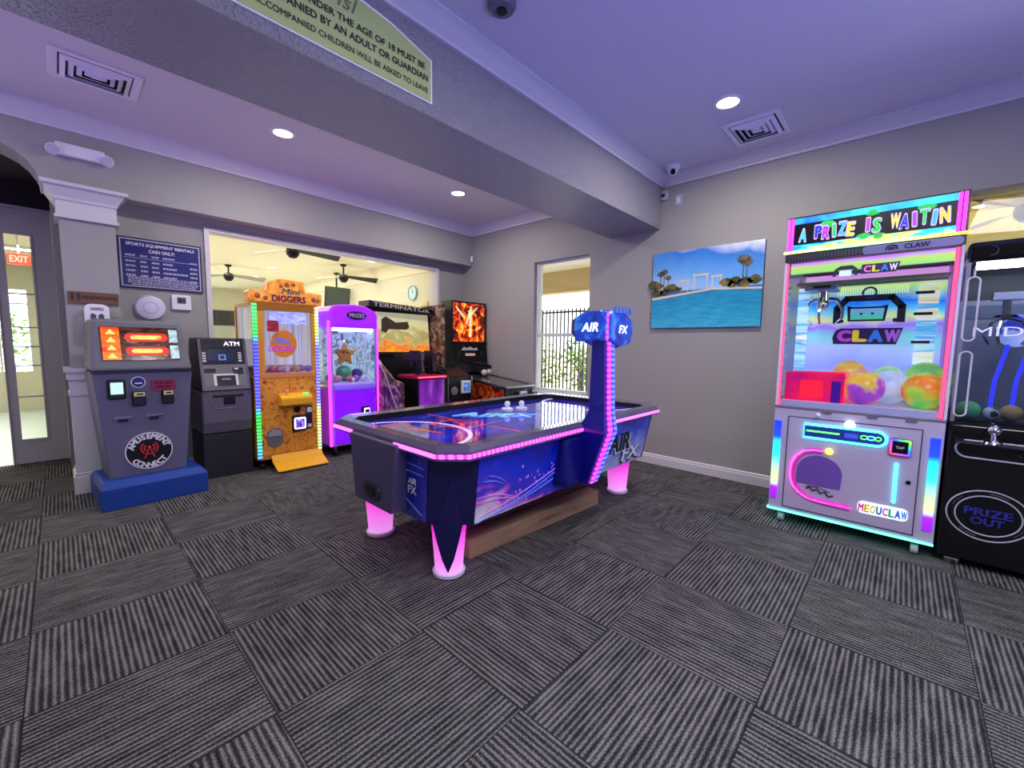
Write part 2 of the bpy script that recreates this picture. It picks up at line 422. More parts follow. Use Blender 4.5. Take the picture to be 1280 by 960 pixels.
# glass door
d = thing('door_1', 'tall grey-white door with a narrow glass light beyond the arch', 'door', (-.2, 7.42, 0)); d['kind'] = 'structure'
o = MB()
for x0, x1, z0, z1 in ((-.22, -.155, 0, 2.9), (.05, .215, 0, 2.9), (-.155, .05, 0, .28), (-.155, .05, 2.62, 2.9)):
    o.box(x0, x1, 0, .05, z0, z1)
o.build('door_frame', 'doorp', d)
o = MB()
for x0, x1, z0, z1 in ((-.168, -.15, .285, 2.615), (.045, .063, .285, 2.615), (-.168, .063, .262, .285), (-.168, .063, 2.615, 2.638)):
    o.box(x0, x1, -.014, .0, z0, z1)
for z in (1.96, 1.58, 1.36, 1.14, .78): o.box(-.155, .05, .005, .03, z - .008, z + .008)
o.build('glazing_bead', 'doorp', d)
MB().box(-.155, .05, .02, .026, .28, 2.62).build('pane', 'pane', d)
o = MB()
for x0, x1, z0, z1 in ((-.23, -.22, 0, 2.9), (.2, .219, 0, 2.9), (-.23, .219, 2.9, 2.93)):
    o.box(x0, x1, -.03, .07, z0, z1)
o.build('architrave', 'doorp', d)

# ------------------------------------------------------------------ hall seen through the wide opening
struct('floor_hall', MB().box(-1.6, 5.0, 6.0, 16, -.1, -.002), 'tilef', label='pale tiled floor of the hall', cat='floor')
struct('ceiling_hall', MB().box(.12, 5.0, 6.0, 16, 3.10, 3.2), 'hallc', label='cream ceiling of the hall', cat='ceiling')
struct('wall_hall', MB().box(.12, 5.0, 15.85, 16, 0, .9).box(.12, 5.0, 15.85, 16, 2.3, 3.1).box(.12, 1.3, 15.85, 16, .9, 2.3).box(3.4, 5.0, 15.85, 16, .9, 2.3), 'hallw', label='cream far wall of the hall', cat='wall')
struct('wall_hall_side', MB().box(.12, .24, 7.42, 16, 0, 3.1), 'hallw', label='cream side wall of the hall', cat='wall')
struct('wall_hall_lining', MB().box(4.95, 4.99, 6.0, 15.85, 0, 3.1), 'hallw', label='cream right wall of the hall', cat='wall')
struct('trim_6', MB().prism([(4.95 - x, z) for x, z in crown_prof(3.10, .26, .12)], 'y', 6.0, 15.85), 'hallc', smooth=True, label='cream crown moulding in the hall', cat='moulding')
# lobby beyond the glass door
struct('wall_lobby', MB().box(-3.2, .12, 13.0, 13.15, 0, .79).box(-3.2, .12, 13.0, 13.15, 2.42, 3.1).box(-3.2, -1.5, 13.0, 13.15, .79, 2.42).box(-.36, .12, 13.0, 13.15, .79, 2.42), 'hallw', label='cream lobby wall with a bright window', cat='wall')
struct('wall_lobby_side', MB().box(-3.2, -3.05, 7.42, 13, 0, 3.1), 'hallw', label='cream lobby side wall', cat='wall')
struct('floor_lobby', MB().box(-3.2, -1.6, 7.42, 13.2, -.1, -.002), 'tilef', label='pale tiled floor of the lobby', cat='floor')
struct('ceiling_lobby', MB().box(-3.2, .12, 7.55, 13, 3.05, 3.15), 'hallc', label='cream ceiling of the lobby', cat='ceiling')
o = MB().box(-1.5, -.36, 13.02, 13.08, 2.13, 2.16).box(-1.5, -.36, 13.02, 13.08, 1.55, 1.58)
for x in (-1.5, -1.15, -.8, -.39): o.box(x, x + .03, 13.03, 13.07, .79, 2.42)
struct('window_4', o, 'trim', label='white barred lobby window seen through the glass door', cat='window')
# games room at the far right
struct('ceiling_games_room', MB().box(5.17, 9, -4.5, 1.2, 3.05, 3.15), mat('warm_ceiling_paint', '#dcc98c', .8, bump=.3), label='warm cream ceiling of the neighbouring room', cat='ceiling')
struct('wall_games_room', MB().box(8.9, 9, -4.5, 1.2, 0, 3.1).box(5.17, 9, 1.1, 1.2, 0, 3.1).box(5.17, 9, -4.5, -4.4, 0, 3.1), 'hallw', label='cream walls of the neighbouring room', cat='wall')
struct('floor_games_room', MB().box(5.17, 9, -4.5, 1.2, -.1, -.002), 'tilef', label='floor of the neighbouring room', cat='floor')
struct('trim_7', MB().box(6.05, 6.5, -4.4, 1.1, 2.88, 3.05), mat('warm_soffit_paint', '#c8ad66', .8), label='warm soffit band in the neighbouring room', cat='moulding')

# ------------------------------------------------------------------ porch and garden beyond the window
struct('ground', MB().box(5.17, 30, 1.2, 30, -.1, -.01), 'pave', label='pale paving outside the window', cat='ground')
struct('ceiling_porch', MB().box(5.17, 7.4, 1.2, 9.5, 3.0, 3.1), 'porch', label='pale porch ceiling outside the window', cat='ceiling')
struct('trim_8', MB().box(7.2, 7.5, 1.2, 9.5, 2.56, 3.0), 'tan', label='tan porch beam outside the window', cat='beam')
fe = thing('fence', 'dark metal bar fence outside the right-hand window', 'fence', (7.5, 5.5, 0))
for z in (.38, 2.16): MB().box(-.02, .02, -2.0, 2.0, z, z + .04).build('rail', 'fence', fe)
for k in range(40):
    y = -1.95 + k * .1
    MB().box(-.014, .014, y - .014, y + .014, .05, 2.25).build('picket', 'fence', fe)
for y in (-2.0, 2.0): MB().box(-.04, .04, y - .04, y + .04, 0, 2.35).build('post', 'fence', fe, bevel=.006)


def shrub(x, y, h, r, label):
    t = thing('shrub', label, 'shrub', (x, y, 0), 0, 'shrubs beyond the fence')
    MB().tube([(0, 0, 0), (.03, .02, h * .35), (0, 0, h * .7)], [.04, .03, .015]).build('stem', mat('bark', '#5a4632', .9), t)
    f = MB()
    for _ in range(300):
        u = Vector((random.gauss(0, 1), random.gauss(0, 1), random.gauss(0, 1))).normalized() * (random.random() ** .4)
        p = Vector((u.x * r, u.y * r, h * .55 + u.z * h * .45)); a = Vector((random.uniform(-1, 1), random.uniform(-1, 1), random.uniform(-.6, .6))).normalized() * .085
        b = a.cross(Vector((random.uniform(-1, 1), random.uniform(-1, 1), 1))).normalized() * .04
        f.raw([p - a, p + b, p + a, p - b], [(0, 1, 2, 3)])
    f.build('foliage', 'leaf', t, norm=False)
for x, y, h, r, l in ((9.0, 6.0, 1.75, .55, 'green shrub behind the fence, left of the view through the window'), (9.2, 7.3, 1.6, .6, 'green shrub behind the fence, near the window jamb'),
                      (10.2, 6.7, 2.0, .6, 'taller green shrub standing back behind the fence')):
    shrub(x, y, h, r, l)
struct('wall_garden', MB().box(13.5, 13.7, 2, 16, 0, 1.25), mat('sand_wall', '#e0d4c0', .9), label='low pale garden wall beyond the fence', cat='wall')

# ================================================================== ceiling and wall fixtures
def downlight(x, y, z, label, power=26, lampm='lampw', grp=None):
    t = thing('downlight', label, 'ceiling light', (x, y, z), 0, grp)
    MB().lathe([(.082, -.001), (.112, -.001), (.112, -.006), (.098, -.012), (.082, -.012)], n=32).build('trim_ring', 'white', t, smooth=True)
    MB().lathe([(.0, -.003), (.083, -.003), (.083, -.010), (.0, -.012)], n=32).build('diffuser', lampm, t)
    if power:
        l = lamp('downlight_lamp', 'AREA', (x, y, z - .03), power, '#fff6ee', size=.16); l.parent = None
    return t
downlight(3.815, 1.20, CE, 'round recessed ceiling light above the white claw machine, beside the vent', 34)
downlight(1.685, .30, CE, 'added unseen ceiling light on the notice side of the beam, nearest the viewer', 26)  # added out of view to light the beam face by the notice
downlight(1.575, 4.49, CE, 'round recessed ceiling light nearest the cash machine', 30)
downlight(3.705, 4.46, CE, 'round recessed ceiling light nearest the far corner of the room', 30)


def vent(x, y, label):
    t = thing('ceiling_vent', label, 'air vent', (x, y, CE), 0)
    MB().box(-.2, .2, -.18, .18, -.004, .0).build('duct', 'black', t)
    o = MB()
    for x0, x1, y0, y1 in ((-.25, .25, -.225, -.185), (-.25, .25, .185, .225), (-.25, -.2, -.185, .185), (.2, .25, -.185, .185)): o.box(x0, x1, y0, y1, -.016, 0)
    o.build('frame', 'white', t, bevel=.004)
    for k in range(4):
        a, b = .19 - k * .043, .172 - k * .043
        def ring(i, z): return [(-a - i, -b - i, z), (a + i, -b - i, z), (a + i, b + i, z), (-a - i, b + i, z)]
        A, B = ring(.0, -.016), ring(-.028, -.036 + k * .002); A2, B2 = ring(.0, -.012), ring(-.028, -.030 + k * .002)
        v = A + B + A2 + B2; f = []
        for i in range(4):
            j = (i + 1) % 4
            f += [(i, j, 4 + j, 4 + i), (8 + i, 8 + j, 12 + j, 12 + i), (4 + i, 4 + j, 12 + j, 12 + i), (i, j, 8 + j, 8 + i)]
        MB().raw(v, f).build('louver', 'white', t)
    MB().box(-.03, .03, -.02, .02, -.03, -.004).build('louver_core', 'white', t)
vent(.31, 4.61, 'square white ceiling vent in the far bay above the arch column')
vent(4.43, 1.135, 'square white ceiling vent beside the round light over the claw machine')

t = thing('security_camera', 'white dome security camera in the ceiling corner by the beam', 'camera', (4.72, 2.02, CE))
MB().lathe([(.0, 0), (.075, 0), (.075, -.03), (.066, -.045), (0, -.045)], n=28).build('base', 'white', t, smooth=True)
b = MB().ball((0, 0, -.05), .058, n=20); b.build('dome', 'white', t, smooth=True)
MB().cyl((-.03, -.016, -.068), (-.052, -.028, -.092), .03, .026, 16).build('lens', 'blackg', t, smooth=True)
t = thing('wall_sensor', 'small grey wall sensor with black eye below the crown corner', 'sensor', (4.985, 2.205, 3.225))
MB().box(-.04, 0, -.04, .04, -.05, .05).build('case', 'greyprint', t, bevel=.012)
MB().ball((-.04, .01, 0), .022, n=12).build('eye', 'blackg', t, smooth=True)
t = thing('switch_plate', 'small white plate high on the right wall below the corner camera', 'wall plate', (4.99, 2.045, 3.145))
MB().box(-.012, 0, -.04, .04, -.065, .065).build('plate', 'greyprint', t, bevel=.004)
MB().box(-.022, -.01, -.016, .016, -.035, .035).build('rocker', 'white', t, bevel=.004)
t = thing('motion_sensor', 'small white motion sensor in the far room corner', 'sensor', (4.95, 5.60, 2.915))
MB().prism([(-.03, 0), (.03, 0), (.022, -.04), (-.022, -.04)], 'z', -.05, .05).build('case', 'white', t, bevel=.008)
MB().ball((0, -.03, .0), .02, (1, .7, 1.2), n=12).build('lens', 'greyprint', t, smooth=True)
t = thing('smoke_detector', 'round grey ceiling detector at the top edge of the picture', 'smoke detector', (1.88, 1.87, CE))
MB().lathe([(.0, 0), (.085, 0), (.085, -.02), (.07, -.04), (0, -.045)], n=28).build('case', 'grey', t, smooth=True)
MB().lathe([(.0, -.04), (.03, -.04), (.03, -.052), (0, -.052)], n=16).build('test_button', 'black', t, smooth=True)

t = thing('emergency_light', 'white twin-head emergency light on the wall above the column', 'emergency light', (.235, 5.62, 3.125))
MB().box(-.16, .16, -.06, 0, -.05, .055).build('housing', 'white', t, bevel=.012)
for s in (-1, 1):
    h = MB().cyl((s * .165, -.03, -.02), (s * .172, -.08, -.03), .040, .048, 18).build('lamp_head', 'white', t, smooth=True)
    MB().cyl((s * .172, -.08, -.03), (s * .173, -.088, -.031), .042, .04, 18).build('lens', 'greyprint', h, smooth=True)

# green notice on the beam
M['ink'] = mat('notice_ink', '#1c2016', .6)
t = thing('notice_sign', 'pale green house-shaped notice with black lettering on the beam', 'sign', (1.12, 2.255, 3.05))
sh = [(-.535, -.13), (.535, -.13), (.535, .12), (.26, .195), (0, .225), (-.26, .195), (-.535, .12)]
MB().prism(sh, 'y', -.012, 0).build('board', mat('notice_rim', '#f0f2ec', .5), t)
MB().prism([(x * .978, -.005 + (z + .005) * .935) for x, z in sh], 'y', -.015, -.011).build('face', mat('notice_green', '#b2c47a', .6), t, label='pale green face')
MB().text('CHILDREN UNDER THE AGE OF 18 MUST BE', front(.0, -.016, .062), .96, .034, bold=.03).build('lettering', 'ink', t)
MB().text('ACCOMPANIED BY AN ADULT OR GUARDIAN', front(.0, -.016, .001), 1.0, .036, bold=.03).build('lettering', 'ink', t)
MB().text('UNACCOMPANIED CHILDREN WILL BE ASKED TO LEAVE', front(.0, -.016, -.068), 1.0, .029, bold=.01).build('lettering', 'ink', t)
MB().text('Isl', front(.0, -.016, .15), .11, .075, shear=.3).build('emblem', mat('notice_emblem_ink', '#66724a', .6), t)

# blue rentals sign, speaker disc, thermostat, plaques
t = thing('rental_sign', 'dark blue rental price sign on the wall beside the column', 'sign', (.80, 5.858, 2.24))
MB().box(-.345, .345, -.018, 0, -.255, .255).build('board', mat('sign_edge', '#10103a', .4), t, bevel=.003)
MB().box(-.33, .33, -.021, -.016, -.24, .24).build('border', 'greyprint', t)
MB().box(-.318, .318, -.024, -.019, -.228, .228).build('face', 'navy', t)
MB().text('SPORTS EQUIPMENT RENTALS', front(0, -.025, .185), .56, .036, bold=.03).build('lettering', 'signw', t)
MB().text('CASH ONLY!', front(0, -.025, .13), .21, .034, bold=.03).build('lettering', 'signw', t)
o = MB(); rr = random.Random(3)
for r in range(5):
    z = .075 - r * .047 - (.012 if r else 0)
    for x, wd in ((-.29, .08), (-.175, .06), (-.085, .065), (.005, (.11, .09, .12, .22, .12)[r]), (.235, .07)):
        zz = z - (.02 if x > .2 else 0)
        while wd > .008:
            k = min(wd, rr.uniform(.012, .03)); o.box(x, x + k - .005, -.0255, -.0235, zz - .009, zz + .009); x += k; wd -= k
o.box(-.30, .305, -.0255, -.0235, .048, .052)
for r in range(5):
    x = -.28 + .03 * (r == 4)
    while x < .28:
        k = rr.uniform(.012, .04); o.box(x, x + k - .006, -.0255, -.0235, -.148 - r * .018, -.138 - r * .018); x += k
o.build('price_rows', 'greyprint', t)
t = thing('speaker_disc', 'round white disc unit on the wall below the blue sign', 'wall speaker', (.68, 5.86, 1.79))
m = Matrix.Rotation(PI / 2, 4, 'X').to_3x3()
MB().lathe([(0, 0), (.13, 0), (.128, .02), (.115, .038), (.07, .05), (0, .053)], n=36, mtx=m).build('shell', mat('lilac_white_plastic', '#d9d6ee', .45), t, smooth=True)
MB().lathe([(.055, .049), (.062, .051), (.062, .053), (.055, .054)], n=32, mtx=m).build('ring', 'greyprint', t, smooth=True)
MB().tube([(0, -.02, -.125), (.0, -.012, -.2), (.01, -.012, -.6)], .006).build('cable', 'black', t)
t = thing('thermostat', 'small square white thermostat with grey screen below the blue sign', 'thermostat', (.945, 5.86, 1.865))
MB().box(-.085, .085, -.03, 0, -.08, .08).build('case', 'white', t, bevel=.008)
MB().box(-.038, .038, -.033, -.028, -.01, .055).build('screen', mat('grey_lcd', '#55566a', .3), t)
MB().text('81', front(0, -.034, .022), .05, .04, bold=.02).build('digits', 'black', t)
t = thing('restroom_sign', 'narrow brown restrooms sign on the column', 'sign', (.25, 5.61, 1.835))
MB().box(-.17, .17, -.014, 0, -.055, .055).build('board', mat('sign_wood', '#6b4634', .5), t, bevel=.003)
MB().text('RESTROOMS', front(.045, -.016, .005), .23, .03, bold=.01).build('lettering', mat('sign_ink', '#241512', .6), t)
for x in (-.14, -.10):
    MB().ball((x, -.015, .032), .009, (1, .3, 1), 10).prism([(x - .007, .022), (x + .007, .022), (x + .013, -.005), (x + .005, -.005), (x + .004, -.032), (x - .004, -.032), (x - .005, -.005), (x - .013, -.005)], 'y', -.017, -.013).build('pictogram', 'black', t)
t = thing('wall_plaque', 'white rounded plaque on the column behind the grey card kiosk', 'plaque', (.262, 5.575, 1.65))
MB().prism(rrect(-.085, .085, -.16, .13, .05), 'y', -.03, 0).build('plate', 'white', t, bevel=.006)
MB().prism([(-.045, -.12), (-.008, -.12), (-.008, .03), (-.03, .045), (-.045, .03)], 'y', -.034, -.028).prism([(.008, -.12), (.045, -.12), (.045, .03), (.03, .045), (.008, .03)], 'y', -.034, -.028).build('mark', mat('plaque_ink', '#4b4a55', .5), t)
MB().text('WIPES', front(0, -.032, .085), .09, .028, bold=.02).build('lettering', mat('plaque_ink', '#4b4a55', .5), t)

# pool picture on the right wall
t = thing('wall_picture', 'blue swimming pool photograph on canvas on the right wall', 'picture', (4.988, 1.71, 2.125), -PI / 2)
MB().box(-.59, .59, -.035, 0, -.445, .435).build('canvas', mat('canvas_edge', '#2a6aa8', .6), t, bevel=.004)
y = -.036
MB().raw([(-.59, y, -.02), (.59, y, -.02), (.59, y, .435), (-.59, y, .435)], [(0, 1, 2, 3)]).build('sky', art('picture_sky', [(.0, '#b4d4f0'), (.35, '#6cb0ec'), (.75, '#2a80dc'), (.9, '#e4ecf4')], (.25, 0, 1.5), .0, .35, 3.5, rough=.5), t, norm=False)
MB().raw([(-.59, y - .001, -.445), (.59, y - .001, -.445), (.59, y - .001, -.055), (.1, y - .001, -.03), (-.59, y - .001, -.11)], [(0, 1, 2, 3, 4)]).build('pool_water', art('picture_water', [(.2, '#10709c'), (.5, '#1a9cc8'), (.8, '#4cc4dc')], (0, 0, -.7), .1, .5, 7, (1, 1, 5), rough=.4), t, norm=False)
o = MB(); o.raw([(-.59, y - .002, -.115), (.1, y - .002, -.035), (.59, y - .002, -.06), (.59, y - .002, -.04), (.1, y - .002, -.015), (-.59, y - .002, -.085)], [(0, 1, 2, 3, 4, 5)])
for x, wd, h in ((-.21, .09, .08), (-.03, .15, .13), (.14, .1, .1)):
    o.raw([(x - wd / 2, y - .003, -.03), (x - wd / 2 + .012, y - .003, -.03), (x - wd / 2 + .012, y - .003, h), (x - wd / 2, y - .003, h)], [(0, 1, 2, 3)])
    o.raw([(x + wd / 2 - .012, y - .003, -.03), (x + wd / 2, y - .003, -.03), (x + wd / 2, y - .003, h), (x + wd / 2 - .012, y - .003, h)], [(0, 1, 2, 3)])
    o.raw([(x - wd / 2 - .01, y - .003, h), (x + wd / 2 + .01, y - .003, h), (x + wd / 2 + .01, y - .003, h + .02), (x - wd / 2 - .01, y - .003, h + .02)], [(0, 1, 2, 3)])
o.build('pergola', mat('picture_stone', '#d8cdb4', .6), t, norm=False)
o = MB()
for x, z, r in ((-.56, .06, .09), (-.53, -.03, .07), (-.36, .02, .08), (-.44, -.03, .06), (.25, .03, .07), (.33, .05, .06), (.42, .02, .08), (.52, .04, .07), (.3, .0, .05), (-.27, .0, .04)):
    pts = [(x + r * (1 + .25 * rr.uniform(-1, 1)) * math.cos(a * PI / 6), y - .0035, z + r * .6 * (1 + .25 * rr.uniform(-1, 1)) * math.sin(a * PI / 6)) for a in range(12)]
    o.raw(pts, [tuple(range(12))])
for x, z0, z1, r in ((.40, -.03, .26, .06), (.435, -.03, .22, .05), (-.49, -.02, .19, .04), (-.45, -.02, .21, .04), (-.40, -.02, .14, .035)):
    o.raw([(x - .006, y - .003, z0), (x + .006, y - .003, z0), (x + .004, y - .003, z1), (x - .004, y - .003, z1)], [(0, 1, 2, 3)])
    for a in range(9):
        an = a * PI / 4.5 + .2
        o.raw([(x, y - .004, z1), (x + r * math.cos(an - .25), y - .004, z1 + r * .8 * math.sin(an - .25)), (x + r * 1.2 * math.cos(an), y - .004, z1 + r * .8 * math.sin(an)), (x + r * math.cos(an + .25), y - .004, z1 + r * .8 * math.sin(an + .25))], [(0, 1, 2, 3)])
o.build('palms', art('picture_palms', [(.35, '#2c2a12'), (.5, '#4d5320'), (.7, '#a07a3c')], nk=1, scale=14, rough=.6), t, norm=False)


# ================================================================== hall furnishings seen through the opening
def fan(x, y, z, top, phi, label):
    t = thing('ceiling_fan', label, 'ceiling fan', (x, y, z), phi, 'ceiling fans in the hall')
    MB().cyl((0, 0, .05), (0, 0, top - z), .018, n=12).lathe([(.0, top - z - .04), (.05, top - z - .04), (.07, top - z), (0, top - z)]).build('downrod', 'blackm', t, smooth=True)
    MB().lathe([(.0, -.11), (.05, -.10), (.09, -.05), (.10, .0), (.085, .05), (.03, .08), (0, .08)]).build('motor', 'blackm', t, smooth=True)
    for k in range(3):
        a = k * 2 * PI / 3; m = Matrix.Rotation(a, 4, 'Z')
        MB().loft([(.09, -.03, .04), (.09, .03, .0), (.09, .03, .006), (.09, -.03, .046)], [(.74, -.06, .045), (.74, .06, -.04), (.74, .06, -.032), (.74, -.06, .053)]).xf(m).build('blade', 'black' if k == 0 else mat('pale_fan_blade', '#8d8a7c', .4), t)
    return t
fan(2.573, 7.10, 2.86, 3.10, -.02, 'dark ceiling fan in the hall nearest the opening')
fan(4.20, 8.82, 2.83, 3.10, -.1, 'dark ceiling fan in the hall above the hanging screen')
fan(2.60, 10.85, 2.86, 3.10, 2.2, 'dark ceiling fan in the hall above the cash machine')
for x, y, k in ((2.98, 6.95, 'nearest the opening'), (3.15, 8.71, 'between the near fan and the far fan'), (3.3, 10.36, 'left of the hanging screen, second row'), (4.40, 8.0, 'beside the right hall wall'), (2.7, 13.0, 'farthest back on the left'), (3.5, 12.2, 'far back above the orange machine')):
    downlight(x, y, 3.10, 'round hall ceiling light ' + k, 0, 'hlamp', 'round lights in the hall ceiling')
t = thing('hanging_screen', 'dark flat screen hanging from the hall ceiling behind the purple machine', 'television', (4.60, 10.0, 2.53), .08)
MB().obox((0, 0, 0), (.31, .0, -.0), (0, .03, .004), (0, -.03, .235)).build('casing', 'black', t, bevel=.01)
MB().obox((0, -.031, 0), (.295, 0, 0), (0, .002, .0), (0, -.029, .22)).build('display', mat('grey_display', '#3c4846', .25), t)
MB().cyl((0, .03, .1), (0, .03, .57), .02, n=12).lathe([(0, .54), (.07, .54), (.07, .57), (0, .57)]).build('ceiling_bracket', 'blackm', t)
t = thing('wall_clock', 'round pale blue wall clock in the hall', 'clock', (4.945, 7.36, 2.47), -PI / 2)
MB().lathe([(0, 0), (.15, 0), (.15, .03), (.135, .035), (.13, .02), (0, .02)], n=32, mtx=m3 if False else Matrix.Rotation(PI / 2, 4, 'X').to_3x3()).build('case', mat('clock_blue', '#7fb6c8', .4), t, smooth=True)
MB().lathe([(0, .02), (.125, .02), (.125, .023), (0, .023)], n=32, mtx=Matrix.Rotation(PI / 2, 4, 'X').to_3x3()).build('dial', mat('clock_dial', '#bfe0ea', .5), t)
MB().box(-.005, .005, -.027, -.024, 0, .09).box(0, .06, -.027, -.024, -.004, .006).build('hands', 'black', t)
for y, z, w_, h_, l in ((7.75, 2.05, .32, .42, 'framed cream poster on the hall wall, left of the two'), (6.95, 2.05, .2, .45, 'framed cream poster on the hall wall, right of the two')):
    t = thing('hall_poster', l, 'picture', (4.945, y, z), -PI / 2, 'posters on the hall wall')
    MB().box(-w_ / 2, w_ / 2, -.02, 0, -h_ / 2, h_ / 2).build('frame', mat('poster_frame', '#d8c8a0', .5), t)
    MB().box(-w_ / 2 + .03, w_ / 2 - .03, -.024, -.018, -h_ / 2 + .03, h_ / 2 - .03).build('print', art('poster_print', [(.3, '#d8a860'), (.6, '#f0e4c0')], nk=1, scale=8), t)
t = thing('hall_cabinet', 'dark vending cabinet at the back of the hall left of the orange machine', 'cabinet', (2.15, 9.6, 0), 0)
MB().box(-.55, .45, 0, .6, 0, 2.05).build('body', mat('dark_cabinet', '#26282a', .4), t, bevel=.02)
MB().box(-.5, .4, -.01, 0, 1.5, 1.75).build('panel', mat('cabinet_panel', '#8e9488', .5), t)
MB().box(-.5, .4, -.01, 0, .5, 1.4).build('door', mat('cabinet_door', '#4c5248', .4), t)
# lobby things
t = thing('exit_sign', 'red illuminated exit sign seen through the glass door', 'exit sign', (-.343, 10.2, 2.68))
MB().box(-.12, .12, -.03, .03, -.085, .085).build('housing', mat('exit_red', '#d03a24', .4, es=.8, emit='#ff4030'), t, bevel=.006)
MB().text('EXIT', front(0, -.032, 0), .19, .10, bold=.03).build('lettering', mat('exit_letter', '#ffa090', .4, es=.8), t)
MB().cyl((0, 0, .085), (0, 0, .37), .012, n=8).build('stem', 'white', t)
t = thing('strip_light', 'long lobby ceiling light seen through the glass door', 'ceiling light', (-.47, 11.4, 3.05))
MB().box(-.3, .3, -.07, .07, -.05, 0).build('housing', 'white', t)
MB().box(-.29, .29, -.06, .06, -.065, -.045).build('diffuser', 'hlamp', t)
shrub(-.75, 14.8, 2.2, .7, 'bright green shrub outside the lobby window')
fan(6.3, -.75, 2.78, 3.05, 2.6, 'ceiling fan in the neighbouring room at the right edge')['group'] = 'ceiling fan next door'
t = thing('recessed_spot', 'small bright ceiling spot in the neighbouring room', 'ceiling light', (6.25, -.42, 2.88))
MB().lathe([(0, 0), (.05, 0), (.05, -.01), (0, -.012)]).build('trim_ring', 'white', t); MB().lathe([(0, -.012), (.04, -.012), (.04, -.016), (0, -.016)]).build('diffuser', 'hlamp', t)


# ================================================================== air hockey table
PINK = mat('pink_led', '#ff66ee', .4, es=3.2, emit='#ff5cf0')
PINKB = art('pink_led_dots', [(0, '#ff48ea'), (1, '#ff48ea')], nk=0, off=.5, es=4.5, band=(0, 28, .6))
MAGZ = art('magenta_led_dots', [(0, '#e83cff'), (1, '#e83cff')], nk=0, off=.5, es=3.6, band=(2, 26, .6))
BLUZ = art('blue_led_dots', [(0, '#5a6cff'), (1, '#5a6cff')], nk=0, off=.5, es=2.2, band=(2, 26, .5))
TX, TY = 2.69, 2.44
tb = thing('air_hockey_table', 'large blue air hockey table edged with pink lights and an overhead scoreboard', 'air hockey table', (TX, TY, 0))
M.update(tnavy=mat('navy_laminate', '#14154e', .35, coat=.3), tpurp=mat('slate_laminate', '#4c4668', .45), tblue=mat('royal_blue_laminate', '#1420a8', .3, coat=.4),
         rim=mat('grey_violet_rail', '#5a5270', .22, coat=.5),
         leg=art('pink_lit_leg', [(.0, '#d8a8e8'), (.35, '#f080e8'), (.8, '#f636d8'), (1, '#e818c0')], (0, 0, 2.6), .02, .0, es=.9, rough=.3),
         tart=art('side_art', [(.25, '#0c1cb0'), (.52, '#1a34e0'), (.68, '#4a3cd0'), (.76, '#c458d8'), (.86, '#f0cce8'), (1, '#f4f0f4')], (-.45, 0, -1.2), .68, .6, 4.5, (1, 1, 2.2), (0, .5, 0), .6, rough=.25, coat=.5),
         tart2=art('side_art_far', [(.2, '#1226c0'), (.4, '#1c3ce8'), (.6, '#6a88f0'), (.8, '#b4c0f4'), (1, '#d0d0f8')], (0, 0, -1.7), 1.25, .7, 5, (1, 1, 1.6), (0, .5, 0), .6, rough=.25, coat=.5),
         eart=art('end_art', [(.3, '#0b1488'), (.6, '#2430c8'), (.75, '#8848c8'), (.9, '#e0a0e0')], (0, 0, 0), .0, 1.0, 5, (1, 2.5, 1), (0, 0, .5), .5, rough=.3, coat=.4),
         streak=mat('art_streak', '#6f8cff', .3), streakp=mat('art_streak_pink', '#d890e8', .3))


def octo(hx, hy, c, z, d=None):
    d = d or c
    return [(-hx + c, -hy, z), (hx - d, -hy, z), (hx, -hy + d, z), (hx, hy - d, z), (hx - d, hy, z), (-hx + c, hy, z), (-hx, hy - c, z), (-hx, -hy + c, z)]


def ring(mb, a, b):
    n = len(a)
    for i in range(n):
        j = (i + 1) % n; mb.raw([a[i], a[j], b[j], b[i]], [(0, 1, 2, 3)])
    return mb
HX, HY = 1.33, .745
BT, BB = octo(1.275, .685, .2, .815, .09), octo(1.24, .605, .2, .37, .09)
MB().loft(BT, BB).build('body', 'tblue', tb, label='royal blue body')
# rail: outer skirt, sloped top, inner wall
CR = .13
ro0, ro1, ro2 = octo(HX, HY, CR, .815), octo(HX, HY, CR, .865), octo(HX - .025, HY - .025, CR, .893)
ri1, ri2 = octo(HX - .12, HY - .12, .08, .885), octo(HX - .125, HY - .125, .08, .835)
k = MB(); ring(k, ro0, ro1); ring(k, ro1, ro2); ring(k, ro2, ri1); k.raw(octo(1.275, .685, .2, .817), [tuple(range(8))]); ring(k, octo(1.275, .685, .1, .815), ro0)
k.build('rail', 'rim', tb, smooth=False, label='grey violet rail')
k = MB(); ring(k, ri1, ri2); k.build('cushion', 'black', tb, label='black inner cushion')
MB().raw(octo(HX - .12, HY - .12, .08, .838), [tuple(range(8))]).build('playfield', art('playfield_art', [(.25, '#1a1470'), (.45, '#241ca0'), (.6, '#2a2cd0'), (.8, '#3060e8')], (0, 0, 0), .0, 1.0, 2.6, (1, 1.6, 1), dist=1.0, rough=.07, coat=.6, es=.22), tb, norm=False)
zf = .8395
M['cyanp'] = mat('cyan_print', '#7cc8f8', .1, coat=.6, es=.5)
def flat(pts, w):
    o = MB()
    for i in range(len(pts) - 1):
        a, b = Vector((*pts[i], zf)), Vector((*pts[i + 1], zf)); d = (b - a).normalized(); n = Vector((-d.y, d.x, 0)) * w / 2; e = d * w * .3
        o.raw([a - n - e, b - n + e, b + n + e, a + n - e], [(0, 1, 2, 3)])
    return o
flat([(-1.17 + .48 * math.cos(a * PI / 36 - PI / 2), .02 + .5 * math.sin(a * PI / 36 - PI / 2)) for a in range(37)], .032).build('goal_crease', mat('pale_lilac_line', '#d4ccf4', .1, coat=.6, es=.45), tb, norm=False)
